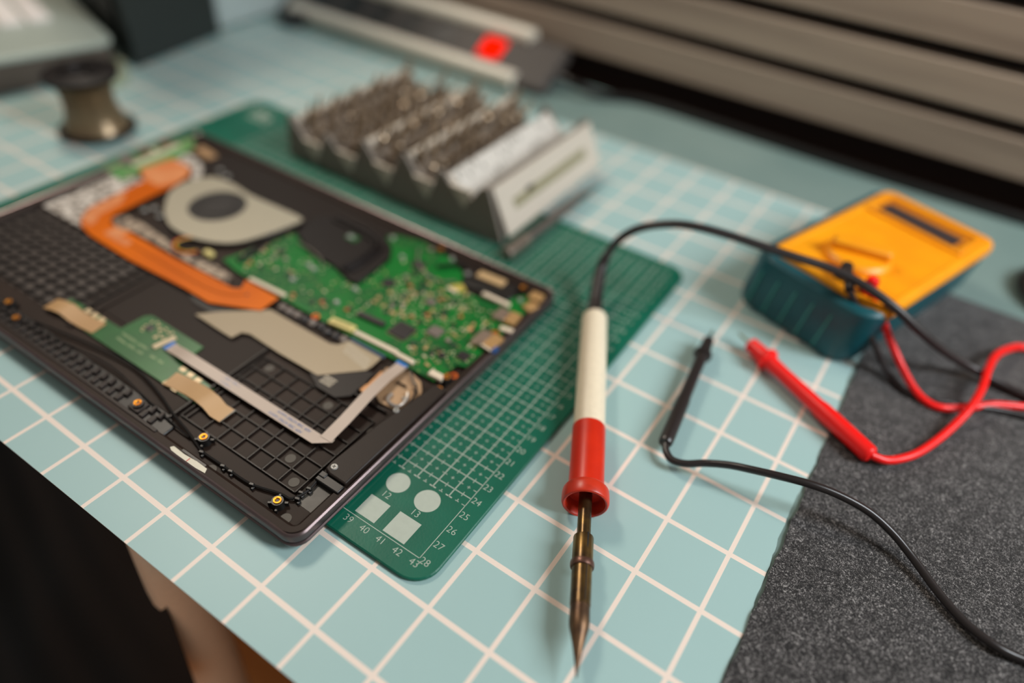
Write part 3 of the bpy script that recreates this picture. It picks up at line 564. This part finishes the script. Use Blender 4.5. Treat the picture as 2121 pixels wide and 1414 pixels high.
# ================================================================= SOLDERING IRON
ir = thing('soldering_iron', (46.9, -19.6, 0), 'soldering iron with cream and red handle and brown metal tip, lying beside the cutting mat', 'soldering iron')
A = Vector((41.2, -8.15, 1.22)); T = Vector((51.62, -28.8, 1.0)); IM = frame_to(A, T); IL = (T-A).length
m_white = mat('handle_cream', (240, 224, 196), 0.35); m_red = mat('handle_red', (216, 42, 10), 0.36, rgb2=(204, 36, 8), scale=60)
m_hood = mat('hood_red', (204, 50, 24), 0.36, rgb2=(158, 40, 20), scale=90, lo=0.3, hi=0.5)
m_steel = mat('burnt_steel', (132, 104, 60), 0.3, 0.85, rgb2=(78, 62, 46), scale=90, det=5, lo=0.35, hi=0.65, stretch=(1, 1, 0.3))
m_tip = mat('burnt_tip', (118, 90, 66), 0.4, 0.8, rgb2=(84, 64, 50), scale=120)
bm = new(); lathe(bm, [(0.5, 0.75), (0.64, 0.8), (0.76, 0.92), (0.78, 1.2), (0.82, 6.0), (0.85, 10.2)], IM, 40); finish('rear_handle', bm, m_white, ir)
bm = new(); lathe(bm, [(0.83, 10.05), (0.87, 10.08), (0.88, 10.2), (0.88, 14.2)], IM, 40); finish('front_handle', bm, m_red, ir)
bm = new(); lathe(bm, [(0.86, 14.05), (1.06, 14.08), (1.13, 14.18), (1.16, 14.35), (1.16, 14.8), (1.12, 14.9), (1.06, 14.94), (0.98, 14.9), (0.93, 14.75), (0.9, 14.2), (0.3, 14.0)], IM, 48); finish('hood', bm, m_hood, ir)
bm = new(); lathe(bm, [(0.325, 13.4), (0.325, 17.2)], IM, 28); finish('shaft', bm, m_steel, ir)
bm = new(); lathe(bm, [(0.43, 20.0), (0.44, 20.5), (0.445, 20.85), (0.42, 21.1), (0.33, 21.45), (0.23, 21.9), (0.15, 22.35), (0.085, 22.75), (0.03, 23.15)], IM, 36); finish('tip', bm, m_tip, ir)
bm = new(); lathe(bm, [(0.34, 16.72), (0.46, 16.74), (0.475, 16.8), (0.48, 18.0), (0.46, 18.5), (0.455, 20.1), (0.44, 20.12)], IM, 36); finish('tip_barrel', bm, m_steel, ir)
up = IM.to_3x3().inverted() @ Vector((0.42, -0.1, 0.9)); ang = math.atan2(up.y, up.x)
bm = new(); MS = IM @ Matrix.Rotation(ang, 4, 'Z')
for z0_, z1_, hw in ((16.7, 18.05, 0.035), (18.3, 20.0, 0.02)):
    vs_ = [bm.verts.new(MS @ Vector((x_, y_, z_))) for x_, y_, z_ in ((0.487, -hw, z0_), (0.487, hw, z0_), (0.468, hw, z1_), (0.468, -hw, z1_), (0.4, -hw, z0_), (0.4, hw, z0_), (0.4, hw, z1_), (0.4, -hw, z1_))]
    for q_ in ((0, 1, 2, 3), (4, 5, 6, 7), (0, 1, 5, 4), (2, 3, 7, 6), (1, 2, 6, 5), (0, 3, 7, 4)): bm.faces.new([vs_[i_] for i_ in q_])
finish('barrel_slit', bm, m_blk, ir)
bm = new(); lathe(bm, [(0.47, 18.02), (0.535, 18.04), (0.55, 18.12), (0.55, 18.24), (0.53, 18.32), (0.47, 18.34)], IM, 36); finish('clamp_ring', bm, mat('ring_brown', (112, 80, 68), 0.35, 0.7), ir)
cab = [(41.45,-8.65,1.25),(40.84,-7.43,1.35),(40.04,-5.54,2.2),(40,-4.92,3),(40.33,-4.4,4),(41.12,-4.12,5),(42.2,-3.84,5.7),(43.58,-3.5,6.2),(45.02,-3.22,6.4),(46.74,-2.72,6.3),(48.77,-2.23,6.1),(50.77,-1.74,5.9),(52.45,-1.23,5.7),(53.92,-1.08,5.5),(55.45,-1.15,5.2),(57.07,-1.16,4.6),(58.84,-0.61,3.4),(60.63,0.55,2),(62.33,1.55,1),(64.15,1.77,0.55),(66.06,1.64,0.5),(68.1,1.95,0.5)]
bm = new(); tube(bm, cab, 0.27, 14, 8); finish('power_cord', bm, mat('cord_black', (48, 42, 41), 0.38), ir)
bm = new(); tube(bm, cab[:4], lambda t: 0.52-0.2*t, 18, 6); finish('strain_relief', bm, mat('relief_black', (40, 33, 31), 0.45), ir)
# ================================================================= MULTIMETER
mm = thing('multimeter', (55, 7, 0), 'orange-yellow digital multimeter in a teal rubber holster at the back edge of the felt', 'multimeter')
MO = Matrix.Translation((48.75, 0.85, 0)) @ Matrix.Rotation(math.radians(-19.0), 4, 'Z')
m_yel = mat('meter_orange', (255, 166, 4), 0.42, rgb2=(252, 158, 3), scale=40); m_teal = mat('holster_teal', (8, 84, 92), 0.4, rgb2=(6, 74, 84), scale=30)
MW, ML = 8.35, 14.3
bm = new(); loops(bm, (-0.6, -1.05, MW-0.05, ML+0.5), 1.7, [(0.45, 0), (0.15, 0.2), (0, 0.9), (0.0, 3.7), (0.08, 4.1), (0.3, 4.32), (0.7, 4.34), (0.84, 4.2), (0.9, 3.2)], None, n=8)
for v in bm.verts: v.co.x += (v.co.z-4)*0.13; v.co = MO @ v.co
ho = finish('holster', bm, m_teal, mm, props={'label': 'teal rubber holster'})
for i in range(5):
    bm = new(); box(bm, (0.75+i*1.3, -1.05, 1.9), (0.12, 0.2, 2.7))
    for v in bm.verts: v.co.x += (v.co.z-4)*0.13; v.co = MO @ v.co
    finish('holster_rib', bm, mat('rib_teal', (60, 150, 140), 0.4), ho, bevel=0.05)
bm = new(); loops(bm, (0, 0, MW, ML), 0.9, [(0.5, 1.0), (0.2, 3.4), (0.0, 3.8), (0, 4.2), (0.1, 4.4), (0.35, 4.5), (0.55, 4.5), (0.63, 4.44), (0.72, 4.42)], MO, n=6); finish('meter_body', bm, m_yel, mm)
bm = new(); box(bm, MO @ Vector((MW/2, 11.75, 4.42)), (6.3, 2.7, 0.08), rz=math.radians(-19)); finish('display_frame', bm, mat('frame_amber', (206, 120, 10), 0.4), mm, bevel=0.03)
bm = new(); box(bm, MO @ Vector((MW/2-0.1, 11.55, 4.47)), (5.5, 1.5, 0.04), rz=math.radians(-19)); finish('display', bm, mat('lcd', (58, 50, 52), 0.18), mm)
bm = new()
for s_ in ((0, 1.55, 6.9, 0.35), (0, -1.5, 6.9, 0.35), (3.3, 0, 0.35, 3.2), (-3.3, 0, 0.35, 3.2)): box(bm, MO @ Vector((MW/2+s_[0], 11.75+s_[1], 4.52)), (s_[2], s_[3], 0.16), rz=math.radians(-19))
finish('display_bezel', bm, m_yel, mm, bevel=0.07)
DC = (3.95, 3.9)
bm = new(); lathe(bm, [(2.1, 4.4), (2.05, 4.7), (1.85, 4.9), (1.2, 4.98), (0.3, 4.98)], MO @ Matrix.Translation((DC[0], DC[1], 0)), 40); finish('dial', bm, m_yel, mm)
bm = new(); box(bm, (0, 0, 0), (3.7, 1.1, 0.9)); 
bmesh.ops.transform(bm, matrix=MO @ Matrix.Translation((DC[0], DC[1], 5.1)) @ Matrix.Rotation(math.radians(28), 4, 'Z'), verts=bm.verts); finish('dial_knob', bm, m_yel, mm, bevel=0.3, seg=4)
bm = new()
for i in range(20):
    a = i*2*PI/20; p = MO @ Vector((DC[0]+2.3*math.cos(a), DC[1]+2.3*math.sin(a), 4.405)); box(bm, p, (0.35, 0.1, 0.01), rz=a+math.radians(-19))
    p = MO @ Vector((DC[0]+2.85*math.cos(a+0.1), DC[1]+2.75*math.sin(a+0.1), 4.405)); box(bm, p, (0.3, 0.06, 0.01), rz=math.radians(-19))
box(bm, MO @ Vector((3.0, 9.2, 4.405)), (3.2, 0.18, 0.01), rz=math.radians(-19)); finish('dial_markings', bm, mat('amber_ink', (120, 80, 14), 0.5), mm, smooth=False)
bm = new(); cyl(bm, MO @ Vector((6.9, 8.1, 4.4)), 0.28, 0.015, 20); finish('round_badge', bm, mat('badge_grey', (150, 150, 160), 0.4), mm)
J1, J2 = (4.7, 0.95), (6.45, 0.95)
bm = new()
for jx, jy in (J1, J2, (2.95, 0.95)): lathe(bm, [(0.5, 4.4), (0.5, 4.46), (0.3, 4.46), (0.28, 4.3)], MO @ Matrix.Translation((jx, jy, 0)), 20)
finish('jack', bm, m_blk, mm)
# ================================================================= TEST LEADS
def lead(name, label, jack, tk, mcol, plugpts, cable, tip0, tip1, sleeve_r, tail, r, label_probe):
    t = thing(name, (tail[0], tail[1], 0), label, 'test lead')
    j = MO @ Vector((jack[0], jack[1], 4.42))
    bm = new(); lathe(bm, [(0.36, 0), (0.38, 0.1), (0.38, 1.0), (0.3, 1.15)], Matrix.Translation(j), 18); 
    q = Vector(cable[0]); tube(bm, [j+Vector((0, 0, 0.95)), (j+Vector((0, 0, 1.0))+q)/2, q], 0.3, 14, 4); finish('plug', bm, mcol, t)
    bm = new(); tube(bm, cable, r, 12, 8); finish('cable', bm, mcol, t)
    PM = frame_to(tail, tip1); LN = (Vector(tip1)-Vector(tail)).length
    bm = new(); lathe(bm, [(r*0.9, -0.2), (r*1.7, -0.15), (tk*0.98, -0.02), (tk, 0.1), (tk, LN*0.32), (tk*0.88, LN*0.36), (tk*0.84, LN*0.62), (tk*0.9, LN*0.72), (tk*1.4, LN*0.735), (tk*1.4, LN*0.755), (tk*0.98, LN*0.775), (tk*0.9, LN*0.84), (tk*0.86, LN*0.885), (0.2, LN*0.9)], PM, 24); finish('probe_handle', bm, mcol, t)
    bm = new(); lathe(bm, [(0.1, LN*0.88), (0.09, LN*0.97), (0.01, LN)], PM, 12); finish('probe_tip', bm, mat('probe_steel', (130, 135, 110), 0.3, 0.8), t)
    return t
m_lr = mat('lead_red', (255, 22, 18), 0.35); m_lb = mat('lead_black', (40, 34, 33), 0.3)
btail = [(49.39,-15.11,0.7)][0]; btip = [(48.03,-4.92,0.9)][0]
bc = [(54.22,-1.56,5),(54.86,-1.53,4.2),(56.26,-1.46,2.6),(57.8,-1.5,0.9),(58.72,-1.91,0.4),(59.62,-2.39,0.35),(60.96,-2.17,0.35),(62.73,-1.42,0.35),(64.23,-0.68,0.35),(65.77,-0.19,0.35),(68.5,0.08,0.35),(72.85,-3.23,0.35),(74.17,-8.82,0.35),(71.73,-14.78,0.35),(69.43,-16.2,0.35),(67.06,-16.75,0.4),(65.86,-16.89,0.5),(64.66,-16.48,0.45),(63.39,-15.67,0.5),(62.03,-14.67,0.7),(60.81,-14.15,1.1),(59.46,-14.04,1.6),(57.98,-14.3,2),(56.6,-14.68,2.2),(55.28,-14.98,2.1),(53.95,-15.16,1.8),(52.81,-15.23,1.4),(51.71,-15.5,1),(50.88,-15.96,0.8),(50.17,-16.02,0.65),(49.69,-15.69,0.65),(49.44,-15.23,0.7)]
lead('black_test_lead', 'black multimeter test lead whose slim probe lies on the grid paper beside the iron', J1, 0.4, m_lb, None, bc, None, btip, 0, btail, 0.2, None)
rtail = [(58.73,-9.3,0.75)][0]; rtip = [(49.38,-4.01,0.75)][0]
rc = [(55.25,-0.48,5.2),(55.63,-0.51,4.6),(56.72,-0.74,3.2),(58.25,-1.17,1.6),(59.7,-2.14,0.7),(60.73,-2.62,0.42),(61.67,-2.52,0.4),(62.98,-1.44,0.4),(64.17,-0.3,0.4),(65.68,0.64,0.4),(67.63,2.2,0.4),(68.81,5.65,0.4),(67.36,7.51,0.45),(65.12,6.52,0.6),(64.24,5.4,0.8),(63.54,3.79,1),(63.24,1.79,1.15),(63.14,-0.15,1.2),(62.88,-2.02,1.05),(62.45,-3.59,0.75),(61.8,-5.41,0.5),(60.99,-7.22,0.42),(60.18,-8.38,0.45),(59.5,-9.07,0.6),(58.84,-9.31,0.75)]
lead('red_test_lead', 'red multimeter test lead whose thick probe bridges the paper edge and the felt', J2, 0.52, m_lr, None, rc, None, rtip, 0, rtail, 0.23, None)
# ================================================================= PRECISION SCREWDRIVER
p0 = [(33.11,-6.32,0.8)][0]; p1 = [(33.59,7.1,0.8)][0]; SM = frame_to(p0, p1); SL = (Vector(p1)-Vector(p0)).length
sd = thing('precision_screwdriver', p0[:2]+(0.3,), 'slim grey precision screwdriver with ribbed end between bit case and laptop', 'screwdriver')
prof = [(0.3, 0), (0.48, 0.08)]
for i in range(6): prof += [(0.5, 0.2+i*0.4), (0.5, 0.4+i*0.4), (0.4, 0.45+i*0.4), (0.4, 0.55+i*0.4)]
m_sdk = mat('screwdriver_knurl', (150, 138, 126), 0.35, 0.6)
bm = new(); lathe(bm, prof+[(0.42, 2.7)], SM, 24); finish('ribbed_grip', bm, m_sdk, sd)
bm = new(); lathe(bm, [(0.4, 2.65), (0.36, 3.0), (0.34, SL*0.62), (0.28, SL*0.72)], SM, 20); finish('handle', bm, mat('screwdriver_grey', (110, 102, 96), 0.4, 0.5), sd)
bm = new(); lathe(bm, [(0.26, SL*0.7), (0.24, SL*0.8), (0.1, SL*0.95), (0.03, SL)], SM, 14); finish('blade', bm, mat('blade_dark', (64, 70, 64), 0.4, 0.6), sd)
# ================================================================= BIT CASE
bc_t = thing('bit_case', (21, 2.5, 0.3), 'grey zigzag screwdriver bit case standing fanned open at the back of the cutting mat', 'bit case')
m_cs = mat('case_grey', (132, 122, 112), 0.5); m_st = mat('case_beige', (206, 194, 178), 0.45); m_sd_ = mat('strip_brown', (120, 106, 92), 0.5)
tops = [(10.3, 0.32), (10.75, 3.9), (11.0, 3.9), (13.6, 0.75), (14.7, 3.5), (14.95, 3.5), (17.3, 1.0), (18.6, 4.2), (18.9, 4.2), (21.1, 1.3), (22.6, 4.5), (22.9, 4.5), (25.0, 1.6), (26.1, 4.4), (26.5, 4.3), (28.4, 2.1), (29.9, 4.3), (30.5, 4.3), (31.9, 0.4), (30.9, 0.32)]
for yy in (-4.75, 9.6):
    bm = new(); prism(bm, tops, 0, 0.3, M=Matrix.Translation((0, yy+0.15, 0)) @ Matrix.Rotation(PI/2, 4, 'X')); finish('side_panel', bm, m_cs, bc_t, bevel=0.06)
bm = new(); box(bm, (21, 2.4, 0.42), (20, 14, 0.2)); finish('base_plate', bm, m_cs, bc_t)
vs = [(13.6, 0.95), (17.3, 1.2), (21.1, 1.5), (25.0, 1.8), (28.4, 2.3)]
pk = [(11.3, 3.1), (15.3, 3.1), (19.1, 3.6), (23.2, 3.95), (26.5, 3.85), (30.2, 4.15)]
def plank(a, b, th, m, name, y0=-4.5, y1=9.5, par=None):
    d = Vector((b[0]-a[0], 0, b[1]-a[1])); bm = new()
    box(bm, ((a[0]+b[0])/2, (y0+y1)/2, (a[1]+b[1])/2), (d.length, y1-y0, th), ry=-math.atan2(d.z, d.x)); return finish(name, bm, m, par or bc_t, bevel=0.05)
for i, v in enumerate(vs):
    plank(pk[i], v, 0.2, m_sd_ if i < 4 else m_st, 'bit_strip'); plank(v, pk[i+1], 0.2, m_cs, 'bit_strip')
for q_, y0_ in ((pk[0], -4.4), (pk[2], -4.4), (pk[3], -4.4)):
    bm = new(); box(bm, (q_[0]-0.1, 2.4, q_[1]+0.3), (0.45, 13.8, 0.5)); finish('strip_rail', bm, m_st, bc_t, bevel=0.1)
for v in vs:
    bm = new(); prism(bm, [(-1.2, 1.5), (0.75, 1.5), (0.1, 0)], 0, 0.35, M=Matrix.Translation((v[0], -4.75, v[1]-0.1)) @ Matrix.Rotation(PI/2, 4, 'X')); finish('strip_end', bm, m_st, bc_t, bevel=0.05)
lp = plank((26.6, 4.0), (28.3, 2.45), 0.12, mat('label_card', (214, 208, 198), 0.5), 'label_card', -4.2, 9.2)
bm = new(); random.seed(4)
for i in range(22):
    t = random.random(); x = 26.75+t*1.4; z_ = 4.0-0.91*(x-26.6)+0.09; box(bm, (x, -3.8+i*0.58, z_), (0.5, 0.16, 0.03), ry=0.74)
finish('card_print', bm, mat('card_ink', (120, 114, 104), 0.6), lp, smooth=False)
tr = plank((30.5, 4.25), (32.1, 0.9), 0.25, m_st, 'outer_tray')
bm = new(); d = Vector((1.6, 0, -3.35)); box(bm, (31.42, 2.4, 2.62), (0.8, 10.5, 0.06), ry=-math.atan2(d.z, d.x)); finish('tray_slot', bm, mat('slot_olive', (150, 142, 112), 0.5), tr, bevel=0.02)
bm = new(); box(bm, (31.3, -0.6, 2.95), (0.35, 0.8, 0.1), ry=-math.atan2(d.z, d.x)); finish('tray_clip', bm, m_blk, tr)
m_bit = mat('bit_steel', (190, 166, 138), 0.35, 0.6, rgb2=(110, 94, 76), scale=200)
bm = new(); lathe(bm, [(0.19, 0), (0.2, 0.05), (0.2, 1.15), (0.13, 1.3), (0.11, 2.0), (0.07, 2.35), (0.02, 2.5)], None, 6)
bit0 = finish('screwdriver_bit', bm, m_bit, None, smooth=False, props=L('small silver screwdriver bit standing in a strip of the zigzag bit case', 'screwdriver bit'))
first = True
for vi in range(4):
    nmv = ('leftmost', 'second', 'third', 'fourth')[vi]
    for row, t in enumerate((0.2, 0.62)):
        x0 = pk[vi][0]*(1-t)+vs[vi][0]*t; z0 = pk[vi][1]*(1-t)+vs[vi][1]*t
        for k in range(12):
            o = bit0 if first else bit0.copy()
            if not first: C.objects.link(o)
            first = False
            o['label'] = 'small silver screwdriver bit in the %s strip from the left of the zigzag bit case' % nmv
            o['group'] = 'bits in the %s strip of the bit case' % nmv
            o.location = Vector((x0+random.uniform(-0.1, 0.1), -3.8+k*1.13+random.uniform(-0.15, 0.15), z0))*S
            o.rotation_euler = (random.uniform(-0.15, 0.15), random.uniform(0.15, 0.6), random.uniform(0, 1))
            s_ = random.uniform(0.75, 1.0); o.scale = (1.35, 1.35, s_)
# ================================================================= SOLDER SPOOL
sp = thing('solder_spool', (-5.3, -11.8, 0), 'black-flanged spool wound with dull silvery solder wire, at the left of the table', 'spool')
SX = Matrix.Translation((-5.3, -11.9, 0.05))
m_fl = mat('flange_black', (20, 15, 15), 0.5, spec=0.25)
bm = new(); lathe(bm, [(2.9, 0), (3.05, 0.1), (3.05, 0.35), (2.3, 0.45)], SX, 40); finish('flange', bm, m_fl, sp)
bm = new(); lathe(bm, [(2.3, 4.5), (2.85, 4.6), (2.9, 4.95), (2.7, 5.05), (1.3, 5.0), (1.2, 5.05), (0.9, 5.05), (0.8, 4.8)], SX, 40); finish('flange', bm, m_fl, sp)
bm = new(); tube(bm, [(-5.3+0.9*math.cos(t)*1.6, -11.9+0.9*math.sin(t)*1.6, 5.15) for t in [i*0.5 for i in range(10)]], 0.2, 8, 3); finish('center_ring', bm, m_fl, sp)
prof = []
for i in range(45):
    t = i/44; r = 2.62-0.52*math.sin(PI*min(1, t*1.0))**0.9 - 0.25*t; prof += [(r, 0.45+t*4.1), (r-0.03, 0.5+t*4.05)]
bm = new(); lathe(bm, prof, SX, 48); finish('solder_wire', bm, mat('solder', (150, 128, 98), 0.3, 0.45, rgb2=(124, 104, 78), scale=30), sp)
bm = new(); lathe(bm, [(2.9, 0), (2.9, 1.3), (2.4, 1.3), (2.4, 0)], Matrix.Translation((-14.6, -6.0, 0.05)), 40, caps=False); finish('tape_roll', bm, mat('clear_tape', (186, 190, 160), 0.25, trans=0.3), props=L('roll of clear yellowish tape behind the solder spool', 'tape roll'))
# ================================================================= POWER STRIP
ps = thing('power_strip', (2, 22.5, 0), 'dark power strip with white rails and a lit red switch, by the back wall', 'power strip')
tilt = math.atan2(3.0, 5.4); PMx = Matrix.Translation((0, 19.6, 0.4)) @ Matrix.Rotation(tilt, 4, 'X')
m_ps = mat('strip_dark', (70, 64, 60), 0.5, spec=0.3); m_rail = mat('rail_white', (226, 216, 198), 0.35)
def ploc(bm): bmesh.ops.transform(bm, matrix=PMx, verts=bm.verts)
bm = new(); box(bm, (2, 3.1, -0.35), (36, 6.0, 1.5)); ploc(bm); bdy = finish('body', bm, m_ps, ps, bevel=0.25)
for yy, x0, x1 in ((0.35, -15.0, 16.6), (6.0, -15.0, 15.6)):
    bm = new(); tube(bm, [(x0, yy, 0.35), (x1, yy, 0.35)], 0.88, 16, 1); ploc(bm); finish('white_rail', bm, m_rail, ps)
bm = new(); box(bm, (-15.8, 3.1, -0.3), (2.0, 6.8, 1.9)); ploc(bm); box(bm, (-12.6, 17.4, 0.75), (2.4, 2.6, 1.4)); finish('end_cap', bm, m_blk, ps, bevel=0.4)
for i in range(5):
    x = -12+i*4.4; bm = new(); lathe(bm, [(1.75, 0.38), (1.75, 0.52), (1.55, 0.52), (1.5, 0.41), (0.5, 0.41)], Matrix.Translation((x, 3.2, 0)), 28); ploc(bm); so = finish('socket', bm, m_blk, ps)
    bm = new(); cyl(bm, (x-0.5, 3.2, 0.4), 0.22, 0.03, 10); cyl(bm, (x+0.5, 3.2, 0.4), 0.22, 0.03, 10); ploc(bm); finish('socket_hole', bm, mat('hole', (6, 6, 6), 0.6), so)
sw = [(12.11,21.82)][0]
bm = new(); box(bm, (sw[0], 3.2, 0.5), (2.7, 2.6, 0.35)); ploc(bm); finish('switch', bm, mat('switch_red', (235, 22, 0), 0.7, emit=0.75, spec=0.0), ps, bevel=0.2, props={'label': 'glowing red rocker switch'})
bm = new(); tube(bm, [(20, 22.5, 1.5), (22.5, 22.2, 1.3), (25, 23.5, 0.5), (29, 25.3, 0.45), (38, 25.4, 0.45), (52, 25.2, 0.45), (70, 25.5, 0.45), (95, 25.4, 0.45)], 0.4, 12, 6); finish('cord', bm, m_wire, ps)
# ================================================================= LEFT BACKGROUND THINGS
KO = Matrix.Translation((-15.2, -3.9, 0)) @ Matrix.Rotation(math.radians(-17.2), 4, 'Z')
kb = thing('keyboard', (-25, -16, 0), 'thick grey keyboard unit with white keys at the left end of the table', 'keyboard')
bm = new(); loops(bm, (-24, -40, 0.7, 0.6), 1.2, [(0.3, 0.05), (0.1, 0.3), (0, 2.6), (0.1, 2.75)], KO); finish('base', bm, mat('kb_base', (84, 74, 66), 0.5), kb)
bm = new(); loops(bm, (-24.2, -40.2, 0.9, 0.8), 1.3, [(0.1, 2.72), (0, 2.85), (0, 3.2), (0.15, 3.3)], KO); finish('top_plate', bm, mat('kb_top', (168, 178, 168), 0.4), kb)
bm = new()
for j in range(12): 
    for i in range(5): box(bm, KO @ Vector((-7.7-i*2.0, -3.6-j*2.4, 3.5)), (1.7, 2.05, 0.5), rz=math.radians(-17.2))
finish('keys', bm, mat('key_white', (240, 232, 226), 0.4), kb, bevel=0.15)
bx = thing('equipment_box', (-24, 3.5, 0), 'black box-shaped device standing at the left back behind the solder spool', 'device')
bm = new(); prism(bm, [(-14.2, -1.8), (-15.9, 9.9), (-35, 9.9), (-35, 4.5)], 0.06, 34); finish('housing', bm, mat('box_black', (34, 40, 38), 0.5), bx, bevel=0.3)
bm = new(); box(bm, (-21.5, 0.1, 14), (11.5, 0.4, 20), rz=math.radians(-16.9)); finish('front_panel', bm, mat('panel_black', (12, 12, 11), 0.6), bx, bevel=0.1)
bm = new(); loops(bm, (-48, 10.8, -17.2, 27), 0.5, [(0.2, 0.06), (0, 0.3), (0, 45), (0.2, 45.2)]); finish('metal_cabinet', bm, mat('cabinet_grey', (170, 182, 180), 0.5), props=L('pale grey metal cabinet standing in the back left corner of the table', 'cabinet'))
# ring at the right
bm = new(); P = [(68.0+3.6*math.cos(t), 15.3+3.6*math.sin(t), 0.5) for t in [i*2*PI/24 for i in range(25)]]
tube(bm, P, 0.45, 12, 3); finish('cable_coil', bm, m_wire, props=L('loop of black cable at the right frame edge behind the felt', 'cable'))
# ================================================================= BELOW THE TABLE
ch = thing('chair', (8, -42, -73), 'chair with black cloth seat pushed under the front edge of the table', 'chair')
m_cl = mat('black_cloth', (14, 16, 18), 0.85, rgb2=(7, 8, 9), scale=12, sheen=0.0)
Q = [Vector(q) for q in [(-2.86,-33.03,-5),(28.18,-33.38,-5.5),(31.12,-35.34,-17),(12.37,-48.26,-22)]]
bm = new(); NX, NY = 44, 30; g = []
for i in range(NX+1):
    row = []
    for j in range(NY+1):
        u, v = i/NX, j/NY; p = Q[0].lerp(Q[1], u).lerp(Q[3].lerp(Q[2], u), v)
        p.z += (0.7*math.sin(u*16+v*5)*math.sin(v*3+0.4)+0.35*math.sin(u*31-v*9))*(1-u**4); row.append(bm.verts.new(p))
    g.append(row)
for i in range(NX):
    for j in range(NY): bm.faces.new((g[i][j], g[i+1][j], g[i+1][j+1], g[i][j+1]))
so = bmesh.ops.extrude_face_region(bm, geom=bm.faces[:]); bmesh.ops.translate(bm, vec=(0, 0, -0.8), verts=[e for e in so['geom'] if isinstance(e, bmesh.types.BMVert)])
finish('seat_cloth', bm, m_cl, ch)
m_pole = mat('pole_metal', (246, 228, 204), 0.35, 0.0)
bm = new(); tube(bm, [(27.22,-31.92,-5),(28.1,-32.36,-7),(28.41,-32.61,-10),(28.44,-32.8,-15),(28.15,-32.99,-24),(26.9,-32.95,-36),(17.58,-30.69,-73)], 1.75, 24, 6); finish('leg', bm, m_pole, ch)
for x, y in ((-20, -38), (-18, -60), (20, -62)):
    bm = new(); tube(bm, [(x, y, -20), (x, y, -73)], 1.4, 16, 1); finish('leg', bm, m_pole, ch)
bpy.context.view_layer.update()
